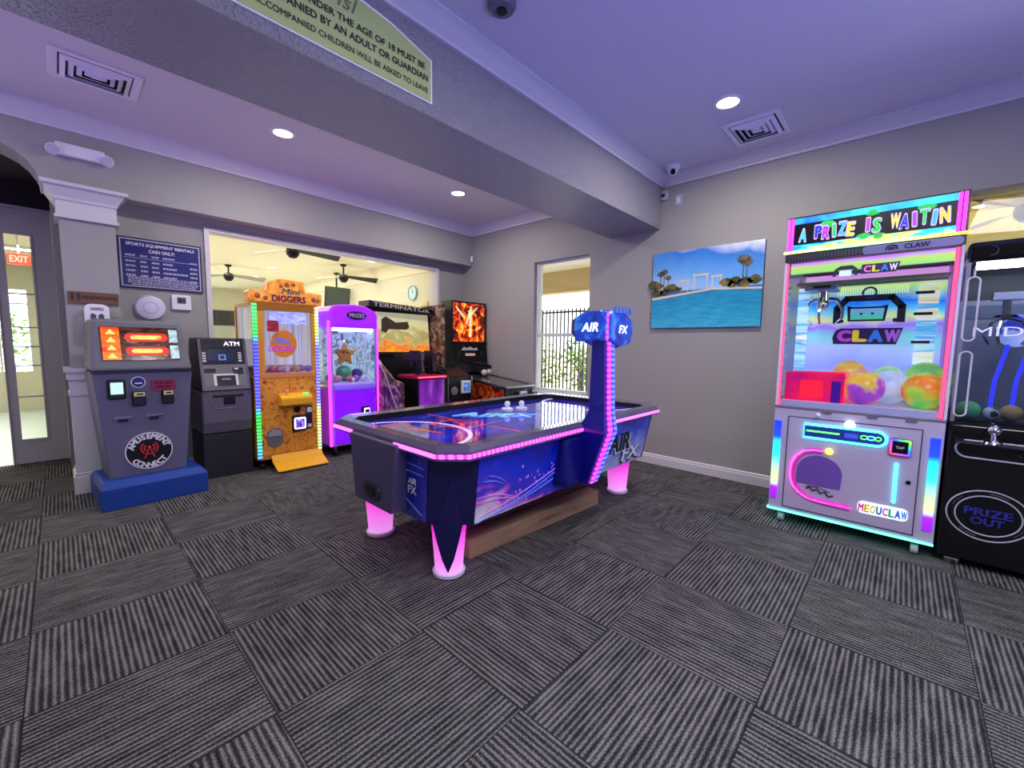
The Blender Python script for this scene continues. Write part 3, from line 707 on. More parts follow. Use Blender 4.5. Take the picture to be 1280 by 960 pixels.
flat([(1.17 - .48 * math.cos(a * PI / 36 - PI / 2), .02 + .5 * math.sin(a * PI / 36 - PI / 2)) for a in range(37)], .032).build('goal_crease', mat('pale_lilac_line', '#d4ccf4', .1, coat=.6, es=.45), tb, norm=False)
flat([(-.52, .58), (-.48, -.58)], .02).build('zone_line', mat('red_line', '#e84c50', .1, coat=.6, es=.4), tb, norm=False)
flat([(-.78, .17), (-.55, .24), (-.60, .03), (-.70, -.12), (-.78, .17)], .03).build('zone_mark', mat('red_line', '#e84c50', .1, coat=.6, es=.4), tb, norm=False)
flat([(-.98, .12), (-.92, -.12)], .03).build('zone_mark', mat('red_line', '#e84c50', .1, coat=.6, es=.4), tb, norm=False)
MB().text('AIR', T(-.2, .24, zf) @ Matrix.Rotation(-.9, 4, 'Z'), .5, .2, bold=.06, shear=.3).build('playfield_lettering', 'cyanp', tb, norm=False); MB().text('FX', T(.02, .0, zf) @ Matrix.Rotation(-.9, 4, 'Z'), .34, .18, bold=.06, shear=.3).build('playfield_lettering', 'cyanp', tb, norm=False)
o = MB(); rq = random.Random(5)
for _ in range(26):
    x, y = rq.gauss(.1, .5), rq.gauss(.1, .2); L = rq.uniform(.06, .3); wd = rq.uniform(.004, .014)
    if abs(x) < 1.0 and abs(y) < .5: o.raw([(x - L, y - wd, zf - .0005), (x + L, y + .2 * L - wd, zf - .0005), (x + L, y + .2 * L + wd, zf - .0005), (x - L, y + wd, zf - .0005)], [(0, 1, 2, 3)])
o.build('playfield_streaks', mat('blue_streak', '#3f74f0', .1, coat=.6, es=.3), tb, norm=False)
# pink light strips under the rail
def strip(name, a, b, m=PINK, z0=.830, z1=.851, out=.008):
    a, b = Vector((*a, 0)), Vector((*b, 0)); d = (b - a).normalized(); n = Vector((d.y, -d.x, 0)) * out
    return MB().loft([a + Vector((0, 0, z0)), a + n + Vector((0, 0, z0)), a + n + Vector((0, 0, z1)), a + Vector((0, 0, z1))],
                     [b + Vector((0, 0, z0)), b + n + Vector((0, 0, z0)), b + n + Vector((0, 0, z1)), b + Vector((0, 0, z1))]).build(name, m, tb)
strip('led_strip', (-HX + CR, -HY), (-.10, -HY), PINKB); strip('led_strip', (.13, -HY), (HX - CR, -HY), PINK)
strip('led_strip', (-HX, -HY + CR), (-HX + CR, -HY), PINKB); strip('led_strip', (HX - CR, -HY), (HX, -HY + CR), PINK)
strip('led_strip', (-HX, -.20), (-HX, -HY + CR), PINK); strip('led_strip', (-HX, HY - CR), (-HX, .34), PINK)
strip('led_strip', (-HX + CR, HY), (-HX, HY - CR), PINK); strip('led_strip', (HX - CR, HY), (-HX + CR, HY), PINK)
strip('led_strip', (HX, -HY + CR), (HX, HY - CR), PINK); strip('led_strip', (HX, HY - CR), (HX - CR, HY), PINK)


def lerp(a, b, t): return tuple(a[i] + (b[i] - a[i]) * t for i in range(3))
def skin(i, t0, t1, s0, s1, out):
    """panel on body face i between vertex i and i+1; t along, s from top (0) to bottom (1)"""
    a, b, c, d = BT[i], BT[(i + 1) % 8], BB[(i + 1) % 8], BB[i]
    P = lambda t, s: Vector(lerp(lerp(a, b, t), lerp(d, c, t), s))
    n = (P(1, 0) - P(0, 0)).cross(P(0, 1) - P(0, 0)).normalized()
    if n.dot(Vector((P(.5, .5).x, P(.5, .5).y, 0))) < 0: n = -n
    return P, n * out
def panel(name, i, t0, t1, s0, s1, m, out=.006, **k):
    P, n = skin(i, t0, t1, s0, s1, out); q = [P(t0, s0), P(t1, s0), P(t1, s1), P(t0, s1)]
    return MB().loft([v + n * .1 for v in q], [v + n for v in q]).build(name, m, tb, **k)
panel('side_panel', 0, .0, .495, .02, .99, 'tart', label='blue side artwork with light streaks')
panel('side_panel', 0, .56, .995, .02, .99, 'tart2', label='blue side artwork with lettering')
panel('side_panel', 4, .005, .995, .02, .99, 'tart')
for i in (7, 1, 3, 5): panel('corner_panel', i, 0, 1, .0, 1.0, 'tnavy', .010, label='dark navy corner panel')
panel('corner_inlay', 7, .5, .5001, .2, .21, 'tpurp', .011)
P, n = skin(7, 0, 1, 0, 1, .013)
MB().loft([P(.5, .28) + n * .8, P(.78, 1) + n * .8, P(.22, 1) + n * .8], [P(.5, .28) + n * 1.1, P(.78, 1) + n * 1.1, P(.22, 1) + n * 1.1]).build('corner_triangle', mat('indigo_laminate', '#221a58', .4), tb)
panel('end_panel', 6, .0, .30, .03, .98, 'eart', label='blue end artwork'); panel('end_panel', 6, .68, .995, .03, .98, 'eart', label='blue end artwork')
panel('end_panel', 2, .02, .98, .03, .98, 'eart')
for i, T0 in ((6, (.06, .26)), (6, (.72, .95))):
    P, n = skin(i, 0, 1, 0, 1, .008); o = MB()
    for s, e in ((.18, .04), (.30, .02), (.72, .18)):
        o.tube([P(T0[0], s) + n, P(T0[1], s + e) + n], .004, 6)
    o.build('art_streak', 'streak', tb)
    c = P((T0[0] + T0[1]) / 2, .52) + n * 1.4
    MB().text('AIR', side(c.x, c.y, c.z + .035), .09, .04, bold=.06, shear=.2).build('end_lettering', 'signw', tb); MB().text('FX', side(c.x, c.y, c.z - .02), .09, .05, bold=.04).build('end_lettering', 'signw', tb)
# goal-end box with puck return
MB().prism([(-.265, .845), (.32, .845), (.26, .40), (-.20, .40)], 'x', -HX - .03, -1.2).build('goal_box', 'tpurp', tb, bevel=.012, label='slate violet end box')
MB().prism(rrect(-.085, .125, .45, .56, .05), 'x', -HX - .042, -HX - .025).build('puck_return', mat('return_bezel', '#2b2640', .4), tb, bevel=.004)
MB().prism(rrect(-.03, .07, .475, .535, .028), 'x', -HX - .048, -HX - .04).build('puck_slot', 'black', tb)
# side art streaks, sparks and lettering
P, n = skin(0, 0, 1, 0, 1, .009)
o = MB(); op = MB()
for (t0, s0), (t1, s1), b, mm in (((.0, 1.0), (.49, .30), .12, o), ((.08, .97), (.49, .50), .05, o), ((.02, .92), (.40, .45), .05, op), ((.0, .62), (.17, .83), -.06, op), ((.0, .70), (.2, .88), -.05, op), ((.02, .40), (.10, .52), -.03, o), ((.03, .32), (.11, .5), -.03, o)):
    mm.tube([P(t0 + (t1 - t0) * k / 10, s0 + (s1 - s0) * k / 10 + b * math.sin(PI * k / 10)) + n for k in range(11)], [.0022 + .0025 * math.sin(PI * k / 10) for k in range(11)], 5)
o.build('art_streak', 'streak', tb); op.build('art_streak', 'streakp', tb)
o = MB()
for _ in range(46):
    t_ = rq.uniform(.05, .48); s_ = 1.0 - t_ * 1.4 + rq.gauss(0, .10) - .05
    if .05 < s_ < .95: o.ball(P(t_, s_) + n, rq.uniform(.003, .011), (1, .2, 1), 8)
o.build('art_spark', 'streakp', tb)
c1, c2 = P(.745, .44) + n * 1.5, P(.865, .74) + n * 1.5
MB().text('AIR', front(c1.x, c1.y, c1.z), .43, .19, bold=.07, shear=.25).build('lettering_halo', mat('halo_print', '#d4e6fa', .3), tb)
MB().text('AIR', front(c1.x, c1.y - .004, c1.z), .38, .16, bold=.05, shear=.25).build('side_lettering', 'black', tb)
MB().text('FX', front(c2.x, c2.y - .001, c2.z - .008), .40, .135, bold=.07, shear=.3).build('lettering_shadow', 'tnavy', tb)
MB().text('FX', front(c2.x, c2.y - .004, c2.z), .36, .115, bold=.04, shear=.3).build('side_lettering', 'signw', tb)
MB().tube([P(.78, .93) + n * 1.5, P(.97, .90) + n * 1.5], .006, 6).build('art_streak', 'signw', tb)
# legs
for lx, ly in ((-1.075, -.41), (-1.085, .41), (1.05, -.42), (1.05, .41)):
    L_ = MB().lathe([(0, .03), (.088, .03), (.094, .12), (.105, .26), (.116, .38), (0, .38)], (lx, ly, 0), 28).build('leg', 'leg', tb, smooth=True, label='pink glowing leg')
    MB().lathe([(0, 0), (.092, 0), (.104, .012), (.104, .03), (.09, .036), (0, .036)], (lx, ly, 0), 28).build('foot_ring', 'footc', L_, smooth=True)
    if (lx < 0) and (ly < 0):
        dirv = Vector((-.66, -.75, 0)); px_ = Vector((.75, -.66, 0)); q = []
        for w_, z_, r_ in ((.090, .376, .128), (.066, .26, .114), (.036, .14, .102), (.002, .055, .094)):
            q.append((Vector((lx, ly, z_)) + dirv * r_, w_))
        o = MB()
        for i in range(3):
            (p0, w0), (p1, w1) = q[i], q[i + 1]
            o.loft([p0 - px_ * w0, p0 + px_ * w0, p1 + px_ * w1, p1 - px_ * w1], [v + dirv * .008 for v in (p0 - px_ * w0, p0 + px_ * w0, p1 + px_ * w1, p1 - px_ * w1)])
        o.build('leg_facing', 'tnavy', L_, label='navy pointed leg facing')
MB().box(-1.15, -1.08, .30, .305, .30, .36).build('warning_tag', mat('orange_tag', '#c87818', .5), tb)
# scoreboard post
def sect(x0, x1, y0, y1, z): return [(x0, y0, z), (x1, y0, z), (x1, y1, z), (x0, y1, z)]
o = MB()
lv = [(-.085, .055, -.785, -.55, .43), (-.10, .08, -.925, -.70, .83), (-.08, .065, -.905, -.78, .98), (-.068, .058, -.885, -.785, 1.50)]
for i in range(3): o.loft(sect(*lv[i]), sect(*lv[i + 1]))
o.build('post', mat('deep_blue_post', '#0c0f86', .3, coat=.4), tb)
for name, m, xa, xb in (('post_led_strip', MAGZ, .30, .56), ('post_led_strip', BLUZ, .76, .92)):
    o = MB()
    for i in range(3):
        A, B = lv[i], lv[i + 1]
        f = lambda L, k: L[0] + (L[1] - L[0]) * k
        o.loft([(f(A, xa), A[2], A[4]), (f(A, xb), A[2], A[4]), (f(A, xb), A[2] - .012, A[4]), (f(A, xa), A[2] - .012, A[4])],
               [(f(B, xa), B[2], B[4]), (f(B, xb), B[2], B[4]), (f(B, xb), B[2] - .012, B[4]), (f(B, xa), B[2] - .012, B[4])])
    o.build(name, m, tb)
MB().prism(rrect(-.30, -.08, .42, .80, .06), 'y', -.74, -.55).build('post_housing', mat('dark_blue_housing', '#0a0c6e', .35), tb, bevel=.03)
M['crest'] = mat('crest_blue', '#5a78d8', .3); M['litw'] = mat('lit_white_letter', '#e8f0ff', .4, es=.8)
sart = art('scoreboard_art', [(.25, '#0a1878'), (.5, '#1a48c8'), (.65, '#3a90e0'), (.8, '#8838c0')], nk=1, scale=7, dist=1.2, es=.35, rough=.25, coat=.5)
hd = MB().prism([(-.10, 1.50), (.10, 1.44), (.28, 1.47), (.31, 1.56), (.29, 1.66), (.18, 1.70), (.0, 1.71), (-.08, 1.68), (-.11, 1.60)], 'y', -.915, -.665).build('scoreboard', sart, tb, bevel=.03, seg=3)
MB().prism([(-.915, 1.51), (-.68, 1.48), (-.655, 1.56), (-.66, 1.65), (-.72, 1.69), (-.88, 1.70), (-.925, 1.62)], 'x', -.125, -.09).build('score_panel', sart, hd, bevel=.012)
MB().prism([(-.672, 1.49), (-.635, 1.55), (-.64, 1.64), (-.66, 1.66)], 'x', -.12, .2).build('rear_shell', 'tnavy', hd, bevel=.01)
MB().text('AIR', side(-.128, -.80, 1.585), .14, .065, bold=.05, shear=.2).build('scoreboard_lettering', 'litw', hd); MB().text('FX', front(.13, -.918, 1.575), .13, .06, bold=.05, shear=.2).build('scoreboard_lettering', 'litw', hd)
MB().box(-.106, -.098, -.93, -.918, 1.49, 1.69).build('edge_led', MAGZ, hd)
for a in range(5): MB().loft([(-.0 + a * .055, -.93, 1.69), (.03 + a * .055, -.93, 1.69), (.03 + a * .055, -.90, 1.69), (-.0 + a * .055, -.90, 1.69)], [(.02 + a * .05, -.92, 1.735), (.035 + a * .05, -.92, 1.735), (.035 + a * .05, -.91, 1.735), (.02 + a * .05, -.91, 1.735)]).build('crest_fin', 'crest', hd)

for k, (x, y, l) in enumerate(((2.80, 2.66, 'white air hockey mallet on the playfield, the one nearer the orange machine'), (2.93, 2.60, 'white air hockey mallet on the playfield, the one nearer the scoreboard post'))):
    t = thing('mallet', l, 'air hockey mallet', (x, y, .8405), 0, 'air hockey mallets')
    MB().lathe([(0, 0), (.05, 0), (.054, .01), (.054, .026), (.046, .034), (.03, .028), (.022, .026), (0, .026)]).build('base', mat('white_mallet', '#eceaf4', .3), t, smooth=True)
    MB().lathe([(0, .02), (.019, .02), (.018, .045), (.026, .06), (.026, .078), (.016, .092), (0, .095)]).build('grip', mat('white_mallet', '#eceaf4', .3), t, smooth=True)

# long cardboard box lying under the table
t = thing('cardboard_box', 'long flat brown cardboard box lying on the carpet under the air hockey table', 'box', (2.56, 2.155, 0), -.055)
ft = MB()
ft.box(-.74, .76, -.14, .14, 0, .135).build('carton', art('cardboard', [(.3, '#96735a'), (.7, '#ae8c6e')], nk=1, scale=3, stretch=(1, 1, 8), rough=.85), t, bevel=.006)
MB().box(-.74, .76, -.006, .006, .135, .137).build('top_seam', mat('seam_brown', '#3e2c22', .9), t)
MB().box(-.743, -.739, -.03, .03, .04, .137).box(.757, .763, -.03, .03, .04, .137).build('packing_tape', mat('packing_tape', '#a48a6a', .3), t)
MB().text('YT MODEL A', front(.08, -.1415, .07), .26, .03).build('lettering', mat('box_ink', '#3a2a22', .8), t)


# ================================================================== grey card kiosk on its blue base
t = thing('card_kiosk', 'grey arcade card kiosk with lit top screen on a blue base', 'kiosk', (.51, 5.0, 0), .06)
M.update(kgrey=mat('slate_kiosk_paint', '#676480', .5, bump=.05), kgrey2=mat('grey_kiosk_paint', '#6c6e76', .5), kblue=mat('blue_base_paint', '#0f3f9c', .5))
body = MB().loft([(-.27, -.0, .23), (.27, .0, .23), (.27, .46, .23), (-.27, .46, .23)], [(-.34, -.035, 1.17), (.345, -.035, 1.17), (.345, .46, 1.17), (-.34, .46, 1.17)])
body.build('body', 'kgrey', t, bevel=.012)
hd = MB().loft([(-.345, -.05, 1.18), (.35, -.05, 1.18), (.35, .46, 1.18), (-.345, .46, 1.18)], [(-.31, .06, 1.63), (.30, .06, 1.63), (.30, .46, 1.63), (-.31, .46, 1.63)]).build('head', 'kgrey2', t, bevel=.03, seg=3)
def kt(x, z, off=.004): return Vector((x, -.05 + (z - 1.18) * .11 / .45 - off, z))     # on the tilted head
def kq(x0, x1, z0, z1, o1, o2): return [kt(x0, z0, o1), kt(x1, z0, o1), kt(x1, z1, o1), kt(x0, z1, o1)], [kt(x0, z0, o2), kt(x1, z0, o2), kt(x1, z1, o2), kt(x0, z1, o2)]
MB().loft(*kq(-.27, .262, 1.275, 1.565, 0, .006)).build('screen', art('kiosk_screen', [(.25, '#0a0606'), (.42, '#2c120c'), (.52, '#54301c'), (.6, '#1c100c'), (.75, '#a8926a')], nk=1, scale=7, stretch=(.8, 1, 2.6), dist=.8, es=.8, rough=.15), hd)
MB().loft(*kq(-.262, -.145, 1.28, 1.56, .006, .009)).build('screen_menu', art('kiosk_menu', [(.25, '#b01810'), (.45, '#e04818'), (.6, '#f08020'), (.75, '#d83010')], nk=1, scale=6, stretch=(.6, 1, 2), es=.9, rough=.15), hd)
for k in range(4):
    z = 1.315 + k * .068
    MB().loft([kt(-.235, z - .02, .009), kt(-.17, z - .02, .009), kt(-.2, z + .022, .009), kt(-.205, z + .022, .009)], [kt(-.235, z - .02, .011), kt(-.17, z - .02, .011), kt(-.2, z + .022, .011), kt(-.205, z + .022, .011)]).build('menu_button', mat('menu_yellow', '#ffd060', .4, es=.9), hd)
for z in (1.355, 1.475):
    def cap(x0, x1, r, o): 
        pts = [(x1 - r + r * math.cos(math.radians(a)), z + r * math.sin(math.radians(a))) for a in range(-90, 91, 30)] + [(x0 + r + r * math.cos(math.radians(a)), z + r * math.sin(math.radians(a))) for a in range(90, 271, 30)]
        return [kt(px, pz, o) for px, pz in pts]
    MB().loft(cap(-.115, .185, .036, .006), cap(-.115, .185, .036, .009)).build('screen_banner', mat('banner_red', '#d02414', .3, es=.8), hd)
    MB().loft(cap(-.075, .14, .018, .009), cap(-.075, .14, .018, .011)).build('banner_core', art('banner_core', [(.3, '#f08020'), (.5, '#ffd868'), (.7, '#f09030')], nk=1, scale=14, es=.9), hd)
for z in (1.345, 1.49):
    MB().loft(*kq(.195, .258, z - .06, z + .06, .006, .008)).build('screen_tile', art('kiosk_tile', [(.3, '#6f9aa0'), (.5, '#a8c4c4'), (.7, '#d0e4e4')], nk=1, scale=26, es=.6, rough=.15), hd)
MB().box(-.345, .35, -.052, .3, 1.165, 1.182).build('seam', 'black', t)
f = -.03
def fy(z): return -.035 * (z - .23) / .94
def kbox(x0, x1, z0, z1, d0, d1): return MB().box(x0, x1, fy((z0 + z1) / 2) - d1, fy((z0 + z1) / 2) - d0, z0, z1)
rd = kbox(-.255, -.135, .94, 1.11, 0, .03).build('card_display', 'black', t, bevel=.012)
MB().box(-.235, -.155, fy(1.03) - .035, fy(1.03) - .029, .985, 1.085).build('green_screen', mat('mint_screen', '#b8f4d0', .3, es=.9), rd)
MB().lathe([(0, 0), (.05, 0), (.05, .008), (0, .009)], (-.05, fy(1.08), 1.08), 28, Matrix.Rotation(PI / 2, 4, 'X').to_3x3()).build('badge_rim', 'signw', t)
b_ = MB().lathe([(0, .008), (.043, .008), (.043, .011), (0, .0115)], (-.05, fy(1.08), 1.08), 28, Matrix.Rotation(PI / 2, 4, 'X').to_3x3()).build('badge', 'navy', t)
MB().box(-.075, -.025, fy(1.08) - .013, fy(1.08) - .010, 1.065, 1.076).build('badge_print', 'signw', b_)
rp = kbox(.035, .215, 1.0, 1.095, 0, .008).build('red_label', mat('crimson_label', '#8c1440', .4), t)
o = MB()
for x0, x1, z in ((.06, .12, 1.065), (.13, .19, 1.065), (.075, .125, 1.03), (.135, .175, 1.03)): o.box(x0, x1, fy(1.05) - .010, fy(1.05) - .006, z - .009, z + .009)
o.build('label_print', mat('dark_red_ink', '#3c0820', .5), rp)
for x0, x1, z0, z1, n in ((-.1, -.005, .87, 1.0, 'bill'), (.105, .195, .87, 1.0, 'coin')):
    r_ = kbox(x0, x1, z0, z1, 0, .035).build('reader', 'black', t, bevel=.01)
    MB().box(x0 + .012, x1 - .008, fy(.97) - .040, fy(.97) - .03, .955, .992).build('yellow_label', mat('pale_yellow_label', '#d8cf86', .4), r_)
    MB().box(x0 + .03, x1 - .02, fy(.97) - .042, fy(.97) - .038, .968, .98).build('arrow_mark', 'black', r_)
for x in (-.165, .045):
    s_ = kbox(x - .065, x + .065, .76, .785, 0, .010).build('card_slot', 'steel', t, bevel=.003)
    MB().box(x - .03, x + .03, fy(.76) - .014, fy(.76) - .008, .735, .758).build('slot_mouth', 'black', s_)
cx, cz = 0.0, .45; ry = fy(.45)
mx = Matrix.Rotation(PI / 2, 4, 'X').to_3x3()
lg = MB().lathe([(0, 0), (.168, 0), (.168, .004), (0, .0045)], (cx, ry, cz), 40, mx).build('emblem', 'black', t, label='round black emblem')
MB().lathe([(.160, .004), (.168, .004), (.168, .007), (.160, .007)], (cx, ry, cz), 40, mx).build('emblem_ring', 'signw', lg)
o = MB()
for word, r_, a0, a1, flip in (('AMUSEMENT', .131, 160, 20, 0), ('CONNECT', .131, 222, 318, 1)):
    for k, ch in enumerate(word):
        a = math.radians(a0 + (a1 - a0) * k / (len(word) - 1))
        o.text(ch, front(cx + r_ * math.cos(a), ry - .0055, cz + r_ * math.sin(a), (a - PI / 2) if not flip else (a + PI / 2)), None, .050, bold=.065)
o.build('lettering', 'signw', lg)
o = MB()
for r_ in (.035, .058):
    for s in (-1, 1):
        pts = arcpts(cx, cz + .025, r_, 90 - s * 50, 90 - s * 130, 10, ry - .009)
        pts = [(cx + s * r_ * math.cos(math.radians(-48 + 9.6 * i)), ry - .009, cz + .025 + r_ * math.sin(math.radians(-48 + 9.6 * i))) for i in range(11)]
        o.tube(pts, .006, 6)
o.tube([(cx, ry - .009, cz + .03), (cx - .035, ry - .009, cz - .065)], .005, 6).tube([(cx, ry - .009, cz + .03), (cx + .035, ry - .009, cz - .065)], .005, 6).tube([(cx - .022, ry - .009, cz - .03), (cx + .022, ry - .009, cz - .03)], .004, 6).ball((cx, ry - .009, cz + .03), .012, n=10)
o.build('antenna_mark', mat('red_print', '#d83030', .4), lg)
pb = MB().loft(sect(-.35, .40, -.15, .52, 0), sect(-.35, .40, -.15, .52, .19)).loft(sect(-.35, .40, -.15, .52, .19), sect(-.325, .37, -.07, .48, .235)).build('base', 'kblue', t, bevel=.008, label='bright blue base')
MB().box(.02, .022, -.1515, -.149, .0, .19).build('base_seam', mat('base_seam', '#0a2c70', .6), pb)

# ================================================================== cash machine
t = thing('cash_machine', 'grey free-standing cash machine between the card kiosk and the orange prize machine', 'cash machine', (1.195, 5.28, 0))
M.update(agrey=mat('violet_grey_shell', '#66606e', .4), adark=mat('charcoal_base', '#23212c', .5), aside=mat('dark_shell', '#2c2a34', .45))
MB().prism([(.0, 0), (.0, .47), (.52, .47), (.52, 0)], 'x', -.228, .228).build('safe', 'adark', t, bevel=.008, label='charcoal lower safe')
MB().prism([(-.005, .475), (-.035, .60), (-.035, .93), (.5, .93), (.5, .475)], 'x', -.23, .23).build('door', 'agrey', t, bevel=.02)
pf = [(-.035, .935), (-.03, .98), (.015, 1.12), (.055, 1.25), (.085, 1.40), (.105, 1.47), (.125, 1.485), (.46, 1.485), (.5, 1.40), (.5, .935)]
MB().prism(pf, 'x', -.222, .222).build('shell', 'aside', t, bevel=.012)
def ay(z):
    for (y0, z0), (y1, z1) in zip(pf[:6], pf[1:7]):
        if z <= z1: return y0 + (y1 - y0) * (z - z0) / (z1 - z0)
    return .125
def aq(x0, x1, z0, z1, a=.0, b=.006, n=6):
    m_ = MB()
    zs = [z0 + (z1 - z0) * i / n for i in range(n + 1)]
    for i in range(n):
        p, q = zs[i], zs[i + 1]
        m_.loft([(x0, ay(p) - a, p), (x1, ay(p) - a, p), (x1, ay(p) - b, p), (x0, ay(p) - b, p)], [(x0, ay(q) - a, q), (x1, ay(q) - a, q), (x1, ay(q) - b, q), (x0, ay(q) - b, q)], caps=(i in (0, n - 1)))
    return m_
aq(-.215, .205, .94, 1.205, -.005, .012).build('fascia', mat('grey_fascia', '#77757c', .4), t, label='lighter grey fascia')
for s in (-1, 1): aq(.205 * s - .012, .205 * s + .012, .94, 1.47, -.005, .016, 8).build('fascia_edge', 'agrey', t)
hp = aq(-.198, .198, 1.385, 1.465, 0, .008).build('header', mat('violet_black_header', '#1c1828', .35), t)
MB().text('ATM', front(.085, ay(1.425) - .0095, 1.425) @ Matrix.Rotation(-.22, 4, 'X'), .15, .048, bold=.03).build('lettering', mat('lit_white_letter', '#f4f4ff', .4, es=.7), hp)
bz = aq(-.195, .195, 1.21, 1.375, 0, .010).build('screen_bezel', 'black', t)
sc = aq(-.135, .105, 1.225, 1.36, .009, .0125).build('screen', mat('dim_screen', '#232b3c', .15, es=.25, emit='#2c3850'), bz)
aq(-.045, .02, 1.25, 1.31, .012, .0145).build('screen_icon', mat('blue_icon', '#6a8cd8', .3, es=.5), sc); aq(-.032, .008, 1.262, 1.3, .0146, .0155).build('screen_icon', mat('dark_icon', '#1c2444', .3), sc)
for x in (-.172, .15):
    for k in range(4): aq(x - .015, x + .015, 1.235 + k * .027, 1.252 + k * .027, .010, .016, 2).build('key_button', 'white', bz)
aq(-.185, -.085, 1.12, 1.165, .01, .0145, 2).build('receipt_slot', 'black', t)
cr = aq(.07, .165, 1.105, 1.175, .008, .022, 3).build('card_reader', 'black', t, bevel=.008)
aq(.08, .12, 1.15, 1.165, .022, .026, 2).build('reader_lip', 'white', cr)
kp = aq(-.11, .11, .985, 1.108, .010, .016, 4).build('keypad_frame', 'white', t)
aq(-.085, .085, .985, 1.09, .0155, .018, 4).build('keypad', 'black', kp)
aq(-.04, .04, 1.045, 1.06, .018, .021, 2).build('keypad_label', 'steel', kp)
dy = -.035
MB().box(-.13, .15, dy - .006, dy + .01, .865, .885).build('dispenser_slot', 'black', t); MB().box(-.035, .07, dy - .008, dy + .01, .78, .866).build('dispenser_pocket', 'black', t, bevel=.006)
MB().tube([(-.16, dy - .001, .92), (-.15, dy - .001, .8), (-.1, dy - .001, .745), (.1, dy - .001, .74), (.15, dy - .001, .79), (.165, dy - .001, .92)], .004, 6).build('door_trim', mat('violet_trim', '#8a7a9c', .4), t)

# ================================================================== orange prize machine
t = thing('prize_machine', 'tall orange prize claw machine with green and blue light strips', 'claw machine', (1.79, 5.2, 0))
ORG = mat('orange_paint', '#e2981c', .4, coat=.2); M['org'] = ORG
M.update(oart=art('orange_artwork', [(.25, '#7a2e10'), (.36, '#b85c1c'), (.44, '#e08c28'), (.56, '#eda63c'), (.68, '#e09048'), (.78, '#c0603c')], nk=1, scale=13, dist=1.5, rough=.4), yel=mat('amber_paint', '#f2b016', .45))
D = .66
MB().box(-.345, .345, .0, D, .12, 1.06).build('lower_cabinet', 'org', t, bevel=.008)
MB().box(-.30, -.005, -.008, .004, .17, 1.05).build('left_panel', 'oart', t); MB().box(.015, .305, -.008, .004, .17, .72).box(.015, .305, -.008, .004, .72, 1.05).build('right_panel', 'oart', t)
MB().box(-.005, .015, -.016, .004, .17, .72).build('centre_trim', 'yel', t)
MB().box(-.345, .345, -.012, .012, 1.04, 1.10).build('sill', mat('salmon_orange', '#dc8a4c', .4), t, bevel=.006)
o = MB()
for x0, x1, z0, z1 in ((-.346, -.235, 1.10, 1.80), (.275, .346, 1.10, 1.80), (-.346, .346, 1.80, 1.879)): o.box(x0, x1, -.006, .031, z0, z1)
o.build('window_frame', 'org', t, bevel=.004)
o = MB()
for y in (.0, D - .03):
    for x in (-.345, .315): o.box(x, x + .03, y, y + .03, 1.06, 1.85)
o.box(-.345, .345, .0, D, 1.85, 1.88); o.build('cabinet_frame', 'org', t)
MB().box(-.33, .33, D - .03, D - .01, 1.06, 1.86).build('back_panel', art('pale_stripes', [(.3, '#a8a8d8'), (.5, '#f0f0f8'), (.7, '#d8c860'), (.85, '#c0d0e0')], nk=1, scale=9, stretch=(2.5, 1, .05), es=.35), t)
MB().box(-.235, .275, .004, .008, 1.10, 1.80).build('front_glass', 'acryl', t); MB().box(-.338, -.334, .03, D - .03, 1.10, 1.85).build('side_glass', 'acryl', t); MB().box(.334, .338, .03, D - .03, 1.10, 1.85).build('side_glass', 'acryl', t)
MB().box(-.31, .31, .04, D - .04, 1.06, 1.10).build('prize_floor', 'white', t)
MB().box(.30, .33, .04, D - .04, 1.10, 1.85).build('inner_side', art('pale_stripes_side', [(.3, '#b0b0d8'), (.5, '#f0f0f8'), (.68, '#d8c860'), (.85, '#c0d0e0')], nk=1, scale=9, stretch=(1, 2.5, .05), es=.35), t)
MB().box(-.31, .31, .3, D - .04, 1.10, 1.16).build('prize_bed', mat('pink_bed', '#d8a8c0', .8, bump=.4), t)
MB().box(-.17, .22, .012, .02, 1.655, 1.795).build('header_banner', art('lilac_banner', [(.3, '#8c8cf0'), (.55, '#d4d4ff'), (.75, '#6a6ad8')], nk=1, scale=9, stretch=(1, 1, 5), es=.7), t)
lg = MB().prism([(-.03 + .14 * math.cos(a * PI / 14), 1.43 + .155 * math.sin(a * PI / 14)) for a in range(28)], 'y', .012, .02).build('logo_disc', mat('orange_disc', '#f08a20', .4, es=.35), t)
MB().text('Mini', front(-.05, .010, 1.47), .17, .07, bold=.03, shear=.2).build('lettering', mat('blue_letter', '#5a78e8', .4, es=.4), lg)
MB().text('DIGGERS', front(-.06, .010, 1.375), .27, .065, bold=.03).build('lettering', mat('purple_letter', '#d048c8', .4, es=.4), lg)
MB().prism(rrect(-.205, -.085, 1.565, 1.69, .02), 'y', -.012, -.004).build('red_sticker', art('red_sticker', [(.3, '#8c1c2c'), (.6, '#b83444'), (.8, '#d88890')], nk=1, scale=16, stretch=(.6, 1, 2)), t)
for sx, x0, x1 in ((-1, -.348, -.305), (1, .315, .35)):
    MB().box(x0, x1, -.02, -.004, .14, 1.87).build('led_strip', art('green_blue_leds', [(0, '#5050ff'), (.18, '#40e060'), (.30, '#30d850'), (.36, '#5858ff'), (.72, '#4848ff'), (.78, '#30d850'), (1, '#58f078')] if sx < 0 else [(0, '#a8d8a0'), (.3, '#c8f080'), (.36, '#7878ff'), (.7, '#6868ff'), (.8, '#b8e870'), (1, '#d0f0a0')], (0, 0, 1 / 1.9), -.03, .0, es=2.6, band=(2, 26, .5)), t)
